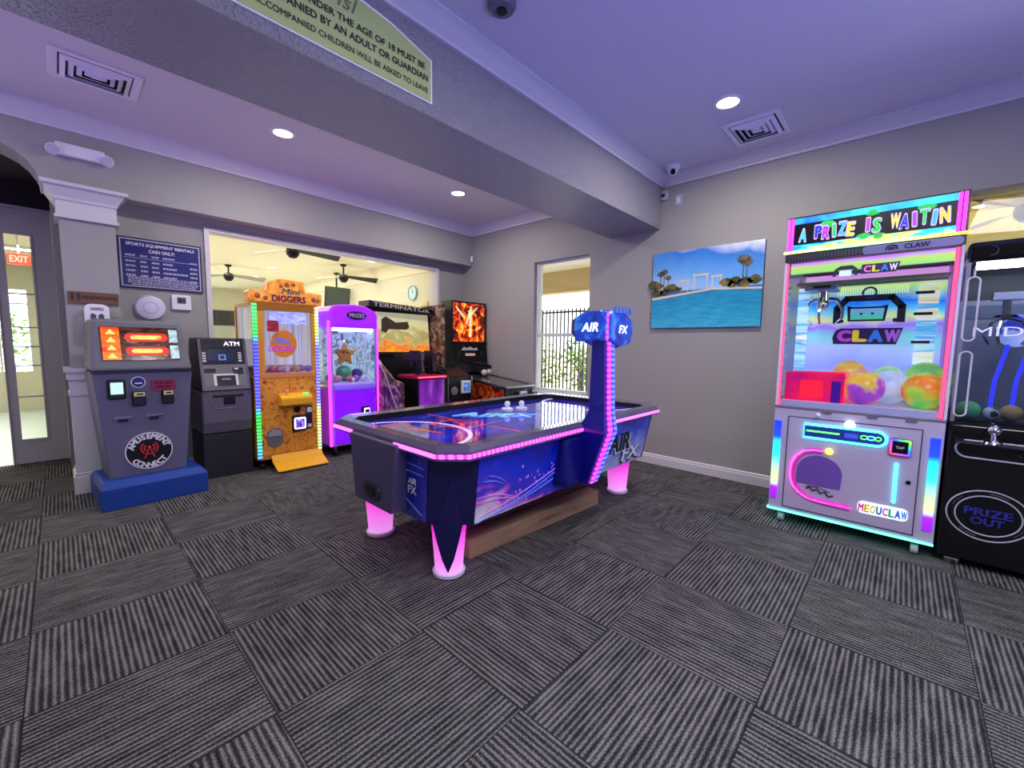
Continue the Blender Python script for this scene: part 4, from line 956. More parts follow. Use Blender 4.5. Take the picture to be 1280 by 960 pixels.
mq = MB().prism([(-.39, 1.885), (.385, 1.885), (.39, 2.02), (.20, 2.03), (.18, 2.14), (-.06, 2.155), (-.19, 2.11), (-.20, 2.02), (-.36, 2.01), (-.39, 1.99)], 'y', -.05, .12).build('marquee', art('marquee_orange', [(.3, '#b05a1c'), (.5, '#e89434'), (.65, '#f0b050'), (.8, '#d8642c')], nk=1, scale=10, dist=1, es=.25), t, bevel=.006)
MB().text('DIGGERS', front(.02, -.053, 1.935), .36, .075, bold=.05).build('lettering', mat('maroon_letter', '#6c1038', .4), mq)
MB().text('Mini', front(.04, -.053, 2.02), .2, .06, bold=.03, shear=.2).build('lettering', mat('teal_letter', '#24506c', .4), mq)
o = MB()
for x, z, r in ((.0, 2.09, .028), (.07, 2.10, .024), (-.06, 2.07, .022), (-.30, 1.95, .03), (-.22, 1.93, .025), (.29, 1.95, .03), (.34, 1.94, .022)):
    o.ball((x, -.05, z), r, (1, .3, 1), 10)
o.build('marquee_stones', mat('brown_stones', '#a8582c', .5), mq)
sh = MB().prism([(-.008, .72), (-.15, .735), (-.15, .82), (-.10, .85), (-.008, .87)], 'x', -.13, .215).build('control_shelf', 'yel', t, bevel=.012)
MB().cyl((-.05, -.09, .84), (-.05, -.085, .885), .008, n=10).ball((-.05, -.085, .90), .022, n=14).build('joystick', mat('peach_knob', '#f0b890', .4), sh, smooth=True)
MB().cyl((.15, -.1, .845), (.15, -.098, .868), .03, n=18).build('button', mat('green_button', '#50e070', .3, es=1.6, emit='#50ff70'), sh, smooth=True)
rd = MB().box(.02, .17, -.05, 0, .41, .60).build('card_reader', 'black', t, bevel=.012)
MB().prism(rrect(.028, .162, .435, .575, .02), 'y', -.056, -.05).build('reader_ring', mat('white_lit_ring', '#f0e8ff', .4, es=1.2), rd, bevel=.003)
MB().box(.048, .142, -.059, -.054, .455, .555).build('reader_screen', art('reader_screen_blue', [(.3, '#1c2880'), (.55, '#7048d8'), (.75, '#e8f0ff')], nk=1, scale=18, es=.8), rd)
MB().lathe([(0, 0), (.038, 0), (.038, .012), (0, .014)], (.08, -.006, .665), 24, mx).build('coin_dial', 'black', t)
cs = MB().box(.178, .25, -.02, 0, .42, .70).build('coin_panel', mat('indigo_panel', '#2c2448', .4), t, bevel=.006)
MB().box(.188, .24, -.024, -.018, .62, .68).box(.195, .235, -.024, -.018, .44, .48).build('coin_slot', 'signw', cs)
pd = MB().prism([(-.25, .30), (-.205, .26), (-.125, .26), (-.085, .30), (-.085, .43), (-.125, .475), (-.205, .475), (-.25, .43)], 'y', -.022, -.006).build('prize_door', mat('grey_flap', '#6a6c70', .35), t, bevel=.004)
MB().box(-.24, -.095, -.027, -.02, .385, .40).prism([(-.24, .40), (-.095, .40), (-.105, .45), (-.2, .465)], 'y', -.025, -.021).build('flap_edge', mat('pale_flap', '#9a9ca4', .3), pd)
MB().prism([(-.01, .14), (-.01, .165), (-.06, .10), (-.22, .025), (-.245, .035), (-.25, .02), (-.22, .008), (-.05, .08)], 'x', -.215, .345).build('prize_tray', 'yel', t, bevel=.004, label='amber curved prize tray')
for x in (-.28, .28):
    for y in (.1, D - .1):
        c_ = MB().cyl((x, y, .06), (x, y, .12), .02, n=10).build('caster', 'blackm', t); MB().cyl((x - .02, y, .035), (x + .02, y, .035), .035, n=18).build('wheel', 'black', c_, smooth=True)
MB().box(-.3, .3, .06, D - .06, .09, .125).build('under_frame', 'black', t)
rq = random.Random(11)
PZ = ['#e87080', '#f0a0b8', '#f4f0f4', '#b080d0', '#f0c080', '#f0d8e8']
def prize(x, y, z, r, c, label, grp, cat='prize', name='prize_ball', m=None):
    o_ = MB().ball((0, 0, 0), r, n=14).build(name, m or mat('prize_' + c.strip('#'), c, .45), None, smooth=True)
    o_.location = (x, y, z); tag(o_, label, cat, grp); return o_
def pile(xs, ys, z, r, n, label, grp, seed):
    q = random.Random(seed); pts = []
    for _ in range(4000):
        p = (q.uniform(*xs), q.uniform(*ys))
        if all((p[0] - a) ** 2 + (p[1] - b) ** 2 > (2.02 * r) ** 2 for a, b in pts): pts.append(p)
        if len(pts) >= n: break
    for i, (x, y) in enumerate(pts): prize(x, y, z + r, r, PZ[i % len(PZ)], label, grp)
pile((1.52, 2.05), (5.25, 5.46), 1.10, .040, 22, 'small round prize on the prize floor of the orange machine', 'prizes in the orange machine', 4)

# ================================================================== purple claw machine
t = thing('claw_machine', 'glowing purple claw machine with rounded top next to the orange machine', 'claw machine', (2.60, 5.2, 0))
PUR = art('purple_lit_panel', [(.0, '#5a08e0'), (.45, '#8010ff'), (.75, '#9a20ff'), (1, '#a838ff')], (.1, 0, .15), .15, .5, 3, stretch=(1, 1, 2), es=.75, rough=.3)
M['pur'] = PUR; M.update(pedge=mat('lilac_shell', '#b48ce0', .35), pglow=mat('magenta_tube', '#f048ff', .4, es=1.8, emit='#f040ff'))
MB().box(-.30, .30, .02, .66, .13, .86).build('lower_cabinet', 'pedge', t, bevel=.01)
MB().box(-.275, .285, -.0, .03, .16, .84).build('front_panel', 'pur', t, bevel=.008, label='glowing purple front panel')
sh = MB().prism([(.285 * math.cos(a * PI / 12) + .005, -.11 * math.sin(a * PI / 12) + .02) for a in range(13)], 'z', .855, .93).build('control_shelf', mat('violet_shelf', '#8a68f0', .3, es=.35), t, bevel=.02)
MB().cyl((-.05, -.05, .93), (-.05, -.05, .975), .012, n=10).ball((-.05, -.05, .985), .022, n=12).build('joystick', 'white', sh, smooth=True)
for x in (-.31, .29):
    for y in (.0, .64): MB().box(x, x + .022, y, y + .022, .86, 1.66).build('corner_post', 'pedge', t)
MB().box(-.29, .29, .004, .008, .94, 1.65).build('front_glass', 'acryl', t); MB().box(-.302, -.298, .02, .64, .94, 1.65).build('side_glass', 'acryl', t); MB().box(.298, .302, .02, .64, .94, 1.65).build('side_glass', 'acryl', t)
MB().box(-.29, .29, .63, .65, .94, 1.65).build('back_panel', art('pastel_backdrop', [(.3, '#4c6a68'), (.45, '#a8c8c4'), (.55, '#e4f0ec'), (.65, '#7ca08c'), (.8, '#c0d8a8')], nk=1, scale=7, dist=1.5, es=.4), t)
MB().box(-.29, .29, .02, .64, .90, .945).build('prize_floor', 'white', t)
MB().box(.26, .29, .03, .63, .945, 1.64).build('inner_side', art('pastel_side', [(.3, '#5c7a78'), (.45, '#a8c8c4'), (.55, '#e4f0ec'), (.65, '#7ca08c'), (.8, '#c8d8b0')], nk=1, scale=7, dist=1.5, es=.4), t)
MB().box(-.27, .27, .03, .05, 1.60, 1.635).build('lamp_bar', mat('white_lamp_bar', '#f4fff8', .4, es=8), t)
mqp = [(-.315, 1.64), (.315, 1.64), (.325, 1.80), (.29, 1.865), (.16, 1.925), (0, 1.94), (-.18, 1.925), (-.29, 1.90), (-.325, 1.84)]
mq = MB().prism(mqp, 'y', -.03, .66).build('marquee', 'pur', t, bevel=.03, seg=3, label='glowing purple rounded marquee')
ov = MB().prism([(.02 + .135 * math.cos(a * PI / 16), 1.80 + .055 * math.sin(a * PI / 16)) for a in range(32)], 'y', -.04, -.028).build('logo_plate', mat('violet_black_plate', '#241448', .3), mq, bevel=.004)
MB().text('PRIZES', front(.02, -.043, 1.80), .20, .05, bold=.03).build('lettering', mat('pale_lilac_letter', '#b8a8e0', .4), ov)
MB().box(-.345, -.31, -.012, .025, .14, 1.72).build('light_tube', 'pglow', t, bevel=.012); MB().box(.312, .332, -.012, .025, .14, 1.72).build('light_tube', 'pglow', t, bevel=.008)
MB().box(-.315, -.30, .03, .64, .14, .86).build('side_panel', mat('magenta_side', '#a040d8', .35, es=.3), t)
rd = MB().box(.07, .19, -.03, 0, .44, .62).build('card_reader', 'black', t, bevel=.01)
MB().prism(rrect(.10, .18, .50, .60, .01), 'y', -.036, -.03).build('reader_ring', mat('white_lit_ring', '#f0e8ff', .4, es=1.2), rd); MB().box(.115, .17, -.039, -.034, .52, .58).build('reader_screen', 'black', rd)
for x in (-.25, .25):
    for y in (.08, .58):
        c_ = MB().cyl((x, y, .06), (x, y, .135), .025, n=10).build('caster', 'steel', t); MB().cyl((x - .02, y, .045), (x + .02, y, .045), .045, n=18).build('wheel', 'black', c_, smooth=True)
lt = MB().text('1000', front(-.17, .0, 1.345), .13, .045, bold=.03).build('lettering', mat('dark_letter', '#23282a', .5), t)
# claw
g = MB().box(-.1, .1, .25, .42, 1.57, 1.62).build('claw_carriage', 'steel', t)
o = MB().cyl((0, .33, 1.50), (0, .33, 1.58), .03, n=14)
for k in range(3):
    a = k * 2.1 + .3; o.tube([(0, .33, 1.5), (.07 * math.cos(a), .33 + .07 * math.sin(a), 1.49), (.09 * math.cos(a), .33 + .09 * math.sin(a), 1.43), (.03 * math.cos(a), .33 + .03 * math.sin(a), 1.37)], .008, 6)
o.build('claw', 'chrome', g)
pts = []
for k in range(10):
    a = PI / 2 + k * PI / 5; r_ = .165 if k % 2 == 0 else .08; pts.append((r_ * math.cos(a), r_ * 1.05 * math.sin(a)))
st = MB().prism(pts, 'y', -.03, .03).build('plush_star', mat('orange_plush', '#f2a834', .8, bump=.3), None, bevel=.02, seg=3)
st.location = (2.585, 5.45, 1.30); tag(st, 'orange star-shaped plush standing in the purple claw machine', 'plush toy')
for k, (x, z) in enumerate(((-.03, 0), (.03, 0))): MB().ball((x, -.035, z + .02), .012, n=8).build('eye', 'black', st)
pile((2.36, 2.80), (5.26, 5.30), .945, .045, 5, 'small round prize lying in the purple claw machine', 'prizes in the purple machine', 9)
prize(2.57, 5.45, .945 + .105, .105, '#60b070', 'green ball under the star plush in the purple claw machine', None, 'ball', 'plush_ball')
pile((2.36, 2.44), (5.40, 5.60), .945, .045, 3, 'small round prize lying in the purple claw machine', 'prizes in the purple machine', 5)
prize(2.77, 5.50, .945 + .08, .08, '#5c3a8c', 'dark purple plush ball at the back of the purple claw machine', None, 'ball', 'plush_ball')

# ================================================================== shooting game
t = thing('shooting_game', 'black shooting arcade game with a large fiery screen and gun console', 'arcade game', (3.50, 5.15, 0))
M.update(sside=art('game_side_art', [(.3, '#17110f'), (.45, '#4a3028'), (.55, '#8a6450'), (.65, '#c8a898'), (.75, '#2c1c20')], nk=1, scale=6, dist=2, rough=.4))
MB().box(-.54, .50, .35, .62, 0, 1.28).build('cabinet', 'black', t, bevel=.01)
bz = MB().prism([(.33, 1.28), (.40, 1.97), (.60, 1.97), (.60, 1.28)], 'x', -.555, .505).build('screen_housing', 'black', t, bevel=.012)
def gq(x0, x1, z0, z1, a, b):
    f_ = lambda z: .33 + (z - 1.28) * .07 / .69
    return MB().loft([(x0, f_(z0) - a, z0), (x1, f_(z0) - a, z0), (x1, f_(z1) - a, z1), (x0, f_(z1) - a, z1)], [(x0, f_(z0) - b, z0), (x1, f_(z0) - b, z0), (x1, f_(z1) - b, z1), (x0, f_(z1) - b, z1)])
gq(-.52, .48, 1.33, 1.90, 0, .006).build('screen', art('fire_scene', [(.0, '#e8d820'), (.25, '#e8a818'), (.40, '#d86a1c'), (.52, '#b89a58'), (.62, '#8c8a50'), (.75, '#b8b078'), (1, '#a8a888')], (0, 0, 1.15), -1.55, .75, 4.5, (1, 1, 1.2), dist=1.2, es=.75, rough=.12), bz)
gq(-.30, .06, 1.66, 1.74, .006, .009).build('screen_shape', mat('smoke_shape', '#3c2c20', .3, es=.15), bz)
MB().raw([(-.34, .356, 1.63), (-.27, .356, 1.60), (-.2, .36, 1.68), (.08, .36, 1.66), (.13, .36, 1.70), (.10, .364, 1.78), (-.1, .364, 1.76), (-.26, .366, 1.84), (-.33, .366, 1.80)], [tuple(range(9))]).build('screen_shape', mat('smoke_shape', '#3c2c20', .3, es=.15), bz, norm=False)
mq = MB().prism([(-.555, 1.965), (.60, 1.91), (.60, 1.985), (-.555, 2.047)], 'y', .30, .60).build('marquee', 'black', t, bevel=.005)
MB().text('TERMINATOR', front(-.02, .298, 1.978) @ Matrix.Rotation(-.045, 4, 'Z'), .95, .058, bold=.02).build('lettering', mat('bone_letter', '#b8b0a4', .5), mq)
MB().tube([(.30, .3, 1.98), (.45, .27, 2.01), (.58, .25, 2.0), (.60, .25, 1.9)], .01, 6).build('marquee_arm', 'blackm', t)
MB().box(.51, .56, .05, .62, 0, 2.05).build('side_wing', 'sside', t, label='side wing with mottled artwork')
MB().prism([(-.50, 0), (.35, 0), (.35, 1.28), (.20, 1.28), (-.30, .98), (-.50, .95)], 'x', -.555, -.52).build('side_wing', 'sside', t, label='side wing with mottled artwork')
MB().tube([(-.54, .10, 1.22), (-.54, -.1, 1.05), (-.54, -.25, .80), (-.54, -.44, .52)], .022, 8).build('side_trim', mat('pale_trim', '#b8a8b0', .4), t)
MB().tube([(-.54, -.30, .92), (-.54, -.42, .84), (-.54, -.40, .66), (-.54, -.30, .6)], .016, 8).build('side_trim', mat('pale_trim', '#b8a8b0', .4), t)
cn = MB().box(-.34, .58, -.55, -.05, 0, 1.0).build('console', 'black', t, bevel=.02)
MB().box(-.33, .06, -.565, -.545, .12, .98).build('console_panel', art('purple_console', [(.3, '#4c1078'), (.5, '#9428c8'), (.65, '#c060e0'), (.8, '#e0b0f0')], nk=1, scale=4, stretch=(2, 1, .6), es=.25), cn, label='purple lit console panel')
MB().box(-.36, .09, -.575, -.08, .99, 1.035).build('console_top', mat('crimson_top', '#8c1038', .3, es=.2), cn, bevel=.01)
MB().tube([(-.36, -.58, 1.015), (.09, -.58, 1.015)], .010, 8).build('red_light_bar', mat('red_led', '#ff4068', .4, es=2.4), cn)
MB().box(.06, .075, -.57, -.55, .1, 1.0).box(.125, .14, -.57, -.55, .1, 1.0).box(.555, .575, -.57, -.55, .1, 1.0).build('console_edge', 'steel', cn)
MB().box(.15, .55, -.565, -.548, .15, .90).build('coin_door', 'blackm', cn, bevel=.006)
MB().lathe([(0, 0), (.06, 0), (.06, .012), (.045, .02), (0, .02)], (.24, -.565, .80), 24, mx).build('coin_speaker', 'grey', cn)
rd = MB().box(.36, .52, -.60, -.565, .76, .94).build('card_reader', 'white', cn, bevel=.008); MB().box(.385, .495, -.604, -.598, .79, .91).build('reader_screen', art('reader_screen_teal', [(.3, '#203070'), (.6, '#5088d8'), (.8, '#b8f0d8')], nk=1, scale=20, es=.6), rd)
MB().prism([(-.56, 1.0), (-.05, 1.0), (-.05, 1.12), (-.30, 1.10)], 'x', .10, .57).build('gun_deck', 'blackm', t, bevel=.01)
def gun(x, y, z, rz, label):
    g_ = MB().xf(Matrix.Identity(4)); g_.box(-.03, .03, -.05, .32, .0, .10).box(-.022, .022, .30, .50, .03, .07).prism([(-.04, 0), (.03, 0), (.0, -.15), (-.07, -.15)], 'x', -.022, .022).box(-.016, .016, .0, .2, .10, .14).box(-.02, .02, .12, .2, -.08, 0)
    g_.xf(T(x, y, z) @ Matrix.Rotation(rz, 4, 'Z')); return g_.build('game_gun', mat('gun_metal', '#2a2638', .35, .4), t, bevel=.006, label=label)
for x, rz in ((-.18, .1), (.02, -.1)): MB().cyl((x, -.30, 1.03), (x, -.30, 1.20), .035, n=14).build('gun_mount', 'blackm', t)
gun(-.18, -.36, 1.22, .15, 'game gun on the left mount'); gun(.02, -.36, 1.22, -.1, 'game gun on the right mount')
MB().tube([(.0, -.36, 1.2), (.10, -.45, 1.15), (.2, -.42, 1.10), (.3, -.3, 1.11)], .012, 6).build('gun_cable', 'black', t)

# ================================================================== pinball machine
t = thing('pinball_machine', 'pinball machine with flame artwork standing in the far room corner', 'pinball machine', (4.58, 4.12, 0))
FIRE = [(.30, '#0c0606'), (.42, '#6c1408'), (.52, '#e84a0c'), (.60, '#ff8c1c'), (.68, '#ffd860'), (.76, '#f4f4d8'), (.85, '#3c3030')]
HW = .30
MB().prism([(0, .42), (0, .84), (1.38, .99), (1.38, .48)], 'x', -HW, HW).build('cabinet', 'black', t, bevel=.006)
MB().prism([(.02, .44), (.02, .83), (1.36, .97), (1.36, .50)], 'x', -HW - .004, -HW + .002).build('side_art', art('pinball_side', [(.3, '#120a0a'), (.42, '#5a140c'), (.52, '#b83414'), (.62, '#d8702c'), (.72, '#8c7820'), (.85, '#240c0c')], nk=1, scale=6, dist=1.8, rough=.3), t, label='red and orange side artwork')
for s in (-1, 1): MB().prism([(-.02, .83), (-.02, .86), (1.36, 1.015), (1.36, .985)], 'x', s * HW - .02, s * HW + .02).build('side_rail', 'steel', t)
MB().prism([(.05, .855), (1.3, .99), (1.3, .996), (.05, .861)], 'x', -HW + .02, HW - .02).build('playfield_glass', mat('grey_playfield_glass', '#3a3a40', .12, coat=1), t)
MB().box(-HW - .02, HW + .02, -.05, .06, .825, .865).build('lockdown_bar', 'steel', t, bevel=.012)
fp = MB().box(-HW + .01, HW - .01, -.012, .004, .44, .82).build('front_panel', art('pinball_front', [(.35, '#0a0c10'), (.55, '#14201c'), (.7, '#3c6a58'), (.85, '#101014')], nk=1, scale=5, dist=1.5), t)
MB().box(-.11, .16, -.022, -.01, .46, .78).build('coin_door', 'blackm', fp, bevel=.006)
rd = MB().box(-.02, .12, -.055, -.02, .62, .78).build('card_reader', 'white', fp, bevel=.006); MB().box(.0, .10, -.059, -.054, .645, .755).build('reader_screen', art('reader_screen_violet', [(.3, '#281c60'), (.6, '#9080d8'), (.8, '#f0f0ff')], nk=1, scale=20, es=.6), rd)
MB().lathe([(0, 0), (.035, 0), (.035, .015), (0, .02)], (-.07, -.02, .69), 20, mx).build('start_button', 'grey', fp)
MB().cyl((.20, -.01, .70), (.20, -.12, .70), .012, n=10).ball((.20, -.13, .70), .022, n=12).build('plunger', 'chrome', fp, smooth=True)
for s in (-1, 1): MB().cyl((s * HW, .16, .74), (s * (HW + .02), .16, .74), .018, n=12).build('flipper_button', mat('red_button', '#c82828', .4), t)
for x in (-HW + .03, HW - .03):
    for y, z in ((.03, .80), (1.34, .95)):
        l_ = MB().box(x - .022, x + .022, y - .022, y + .022, .03, z).build('leg', 'steel', t); MB().lathe([(0, 0), (.035, 0), (.03, .02), (.012, .04), (0, .04)], (x, y, 0), 14).build('leg_leveller', 'chrome', l_)
bb = MB().prism([(1.02, 1.0), (1.10, 1.36), (1.10, 2.14), (1.36, 2.14), (1.36, 1.0)], 'x', -.365, .365).build('backbox', 'black', t, bevel=.01)
MB().box(-.345, .315, 1.092, 1.102, 1.50, 2.11).build('backglass', art('flame_backglass', FIRE, (0, 0, -.10), .16, 1.0, 7, (1.1, 1, .9), dist=1.6, es=.9, rough=.12), bb, label='glowing flame backglass')
o = MB()
for a, b in (((-.3, 2.05), (-.12, 1.88)), ((.02, 2.07), (.0, 1.75)), ((.15, 2.06), (.02, 1.94)), ((-.08, 1.78), (.0, 1.98)), ((-.05, 1.98), (.04, 2.02))):
    o.raw([(a[0] - .014, 1.089, a[1]), (a[0] + .014, 1.089, a[1]), (b[0] + .03, 1.089, b[1]), (b[0] - .03, 1.089, b[1])], [(0, 1, 2, 3)])
o.build('backglass_shape', mat('pale_flash', '#d8e0a8', .3, es=.6), bb, norm=False)
MB().box(-.36, .36, 1.075, 1.105, 1.44, 1.49).build('backglass_trim', 'blackm', bb)
sp = MB().prism([(1.045, 1.16), (1.085, 1.43), (1.11, 1.43), (1.11, 1.16)], 'x', -.35, .35).build('speaker_panel', 'blackm', bb)
MB().prism([(-.2, 1.36), (-.15, 1.41), (-.08, 1.39), (-.02, 1.42), (.05, 1.385), (.12, 1.405), (.14, 1.36)], 'y', 1.055, 1.075).build('score_display', mat('ghost_white', '#a8a8b0', .4, es=.2), sp)
MB().box(-.12, .08, 1.05, 1.07, 1.27, 1.31).build('score_bar', mat('peach_bar', '#d8a890', .4, es=.3), sp)
for x in (-.26, .24): MB().lathe([(0, 0), (.055, 0), (.055, .012), (0, .006)], (x, 1.06, 1.30), 20, mx).build('speaker', 'black', sp)
for s, z in ((-1, 1.05), (1, 1.05)): MB().cyl((s * .30, 1.05, z), (s * .34, 1.05, z), .05, n=14).build('hinge', 'steel', t)
MB().tube([(.0, 1.0, 1.16), (.15, .9, 1.13), (.25, .85, 1.08)], .03, 8).build('toy_ramp', 'blackm', t); MB().ball((.05, .8, 1.01), .05, n=10).ball((.15, .8, 1.02), .04, n=10).build('playfield_toy', mat('ivory_toy', '#d8c8b8', .4), t)

# ================================================================== white claw machine on the right
t = thing('claw_machine', 'tall white claw machine with rainbow lights and big bright balls', 'claw machine', (4.05, .265, 0), -PI / 2)
D = .90
M.update(cwhite=mat('lilac_white_panel', '#c4bcd6', .35), cy_led=mat('cyan_led', '#60f0ff', .4, es=2.6, emit='#50f0ff'), pk_led=mat('hot_pink_led', '#ff50d0', .4, es=2.8, emit='#ff48d0'),
         rd_led=mat('rose_led', '#ff5878', .4, es=1.6, emit='#ff4070'), mg_led=mat('violet_pink_led', '#f040f0', .4, es=2.2, emit='#f038f0'),
         rain=art('rainbow_tube', [(.0, '#7818e8'), (.16, '#9020f0'), (.24, '#c8ff90'), (.40, '#a0f0a0'), (.55, '#30f0e8'), (.72, '#20d0e8'), (.80, '#2040f0'), (1, '#1830e8')], (0, 0, 1.5), -.29, .0, es=1.6),
         holo=art('iridescent_sheet', [(.0, '#b8a0e0'), (.14, '#8898e0'), (.30, '#a8b8e8'), (.42, '#78d0c8'), (.50, '#a070e8'), (.58, '#d8f090'), (.66, '#60c8e8'), (.74, '#1878f0'), (.86, '#c0f080'), (.94, '#f0a8e8')], (0, 0, 1.0), -1.25, .22, 3.2, dist=.6, es=.75, rough=.2))
MB().box(-.5, .5, 0, D, .115, .965).build('lower_cabinet', 'cwhite', t, bevel=.006)
dr = MB().box(-.395, .39, -.006, .004, .15, .90).build('door', mat('lilac_white_door', '#c0b6d4', .35), t, bevel=.003)
o = MB()
for x0, x1, z0, z1 in ((-.40, -.394, .145, .905), (.389, .395, .145, .905), (-.40, .395, .90, .906), (-.40, .395, .145, .151)): o.box(x0, x1, -.008, .0, z0, z1)
o.build('door_gap', mat('door_gap', '#4a4460', .6), t)
MB().cyl((.345, -.006, .52), (.345, -.016, .52), .014, n=14).build('lock', 'black', dr)
for x in (-.468, .46): MB().box(x - .026, x + .026, -.014, .0, .20, .86).build('light_tube', 'rain', t, bevel=.008)
MB().tube([(-.5, -.004, .108), (.5, -.004, .108)], .0085, 8).build('base_light', mat('mint_led', '#70ffe0', .4, es=3.0, emit='#60ffe0'), t); MB().tube([(-.504, .0, .108), (-.504, D, .108)], .0085, 8).build('base_light', mat('mint_led', '#70ffe0', .4, es=2.2, emit='#60ffe0'), t)
# control pill
def pill(x0, x1, z0, z1): 
    r = (z1 - z0) / 2
    return [(x0, z0)] + [(x1 - r + r * math.cos(math.radians(a)), z0 + r + r * math.sin(math.radians(a))) for a in range(-90, 91, 15)] + [(x0, z1)]
cp = MB().prism(pill(-.285, .21, .75, .855), 'y', -.016, -.004).build('control_panel', mat('indigo_control', '#28409c', .3), t)
MB().tube([(x, -.017, z) for x, z in pill(-.285, .21, .75, .855)], .009, 8, closed=True).build('neon_outline', 'cy_led', cp)
MB().tube([(-.27, -.018, .805), (-.06, -.018, .805)], .007, 6).build('neon_bar', mat('green_led', '#60f060', .4, es=2.0), cp)
MB().box(-.03, .05, -.019, -.015, .785, .82).build('key_pad', mat('blue_key', '#3c60e0', .4, es=.4), cp)
for k, (x, wd) in enumerate(((.085, .02), (.125, .022), (.165, .016))): MB().tube([(x + wd * math.cos(a * PI / 8), -.018, .803 + .014 * math.sin(a * PI / 8)) for a in range(16)], .004, 6, closed=True).build('key_ring', 'cy_led' if k == 1 else mat('green_led', '#60f060', .4, es=2.0), cp)
rd = MB().prism(rrect(.225, .345, .705, .825, .015), 'y', -.028, -.004).build('card_reader', 'black', t, bevel=.004)
MB().prism(rrect(.228, .342, .708, .822, .014), 'y', -.032, -.027).build('reader_ring', art('rainbow_ring', [(0, '#f84040'), (.3, '#c050ff'), (.5, '#4060ff'), (.7, '#40e060'), (1, '#f8d040')], (4.2, 0, 4.2), -4.0, .0, es=1.2), rd)
MB().box(.243, .327, -.036, -.031, .722, .808).build('reader_screen', 'blackg', rd)
MB().text('TAP', front(.285, -.037, .765), .045, .018, bold=.02).build('lettering', 'signw', rd)
# neon hook, prize door
pts = [(-.154, .653), (-.22, .652), (-.275, .635), (-.32, .59), (-.348, .53), (-.356, .47), (-.352, .40), (-.33, .34), (-.293, .30), (-.24, .268), (-.188, .256), (-.1, .252), (.039, .25)]
MB().tube([(x, -.018, z) for x, z in pts], .011, 8).build('neon_hook', 'pk_led', t); MB().tube([(x + (.012 if x < -.2 else 0), -.010, z) for x, z in pts], .019, 8).build('hook_backing', mat('magenta_backing', '#d030a8', .4, es=.4), t)
MB().ball((-.114, -.02, .66), .026, n=14).build('hook_lamp', mat('yellow_lamp', '#f8f060', .4, es=1.8), t)
dz = [(-.317, .37)] + [(-.17 + .147 * math.cos(math.radians(a)), .475 + .14 * math.sin(math.radians(a))) for a in range(180, -1, -12)] + [(-.03, .37)]
pd = MB().prism(dz, 'y', -.012, -.004).build('prize_door', mat('violet_smoked_flap', '#7a58b8', .2), t, bevel=.003)
MB().ball((-.15, -.014, .47), .008, n=8).build('knob', 'grey', pd)
MB().tube([(-.245, -.008, .335), (-.22, -.008, .35), (-.2, -.008, .325), (-.17, -.008, .345), (-.15, -.008, .315), (-.12, -.008, .335), (-.1, -.008, .30), (-.07, -.008, .315)], .008, 6).tube([(-.24, -.008, .355), (-.16, -.008, .36), (-.09, -.008, .335)], .005, 6).build('door_lettering', mat('violet_black_plate', '#2c1c50', .3), t)
MB().tube([(.275, -.014, .645), (.277, -.014, .355)], .011, 8).build('neon_tube', 'cy_led', t)
bd = MB().prism(rrect(.082, .36, .232, .322, .03), 'y', -.014, -.004).build('badge', mat('lit_badge', '#d8f0ff', .4, es=.9), t)
for k, ch in enumerate('MEOUCLAW'):
    MB().text(ch, front(.103 + k * .034, -.016, .277), .031, .060, bold=.06).build('badge_letter', mat('badge_ink_%d' % k, ['#e83898', '#f0c020', '#f0d820', '#2858e0', '#e850b0', '#30b860', '#2858e0', '#3070e8'][k], .4, es=.25), bd)
MB().cyl((-.195, -.02, .935), (-.195, -.06, .935), .012, n=10).ball((-.195, -.065, .94), .018, n=10).build('joystick', 'signw', t, smooth=True)
MB().cyl((-.004, -.004, .885), (-.004, -.022, .885), .032, n=20).build('button', mat('white_lit_button', '#f4fff8', .4, es=2.0), t)
MB().box(-.5, .5, -.004, D, .965, .985).build('ledge', mat('grey_ledge', '#8c88a0', .3, .4), t, bevel=.003)
for x in (-.15, .12, .33): MB().box(x - .03, x + .03, -.012, .0, .952, .966).build('ledge_sticker', 'grey', t)
# glazed upper part
o = []
for x0, x1, y0, y1 in ((-.5, -.485, -.0, .015), (.485, .5, .0, .015), (-.5, -.47, D - .03, D), (.47, .5, D - .03, D)): MB().box(x0, x1, y0, y1, .985, 2.14).build('corner_post', mat('clear_white_post', '#d8d8ec', .25), t)
MB().tube([(-.478, .008, .99), (-.478, .008, 2.13)], .009, 8).build('post_light', 'rd_led', t); MB().tube([(.470, .012, .99), (.470, .012, 2.13)], .012, 8).build('post_light', 'rd_led', t); MB().tube([(.44, D - .06, .99), (.44, D - .06, 2.1)], .01, 8).build('post_light', 'mg_led', t)
MB().box(-.485, .485, .002, .008, .985, 2.13).build('front_glass', 'acryl', t, label='clear front glass'); MB().box(-.498, -.494, .015, D - .03, .985, 2.13).build('side_glass', 'acryl', t); MB().box(.494, .498, .015, D - .03, .985, 2.13).build('side_glass', 'acryl', t)
MB().box(-.47, .47, .02, D - .02, .975, 1.03).build('prize_floor', mat('white_prize_floor', '#e4e0f0', .4), t)
MB().box(-.47, .47, .575, D - .12, 1.03, 1.12).build('rear_step', mat('white_prize_floor', '#e4e0f0', .4), t)
bk = MB().box(-.47, .47, D - .12, D - .10, 1.0, 2.12).build('backdrop', 'holo', t, label='iridescent back panel')
o = MB()
for k in range(28): o.box(-.22 + k * .017, -.214 + k * .017, D - .123, D - .119, 1.93, 2.0)
o.build('backdrop_lights', mat('pale_yellow_led', '#e8f8a0', .4, es=.9), bk)
yb = D - .124
EB = bk
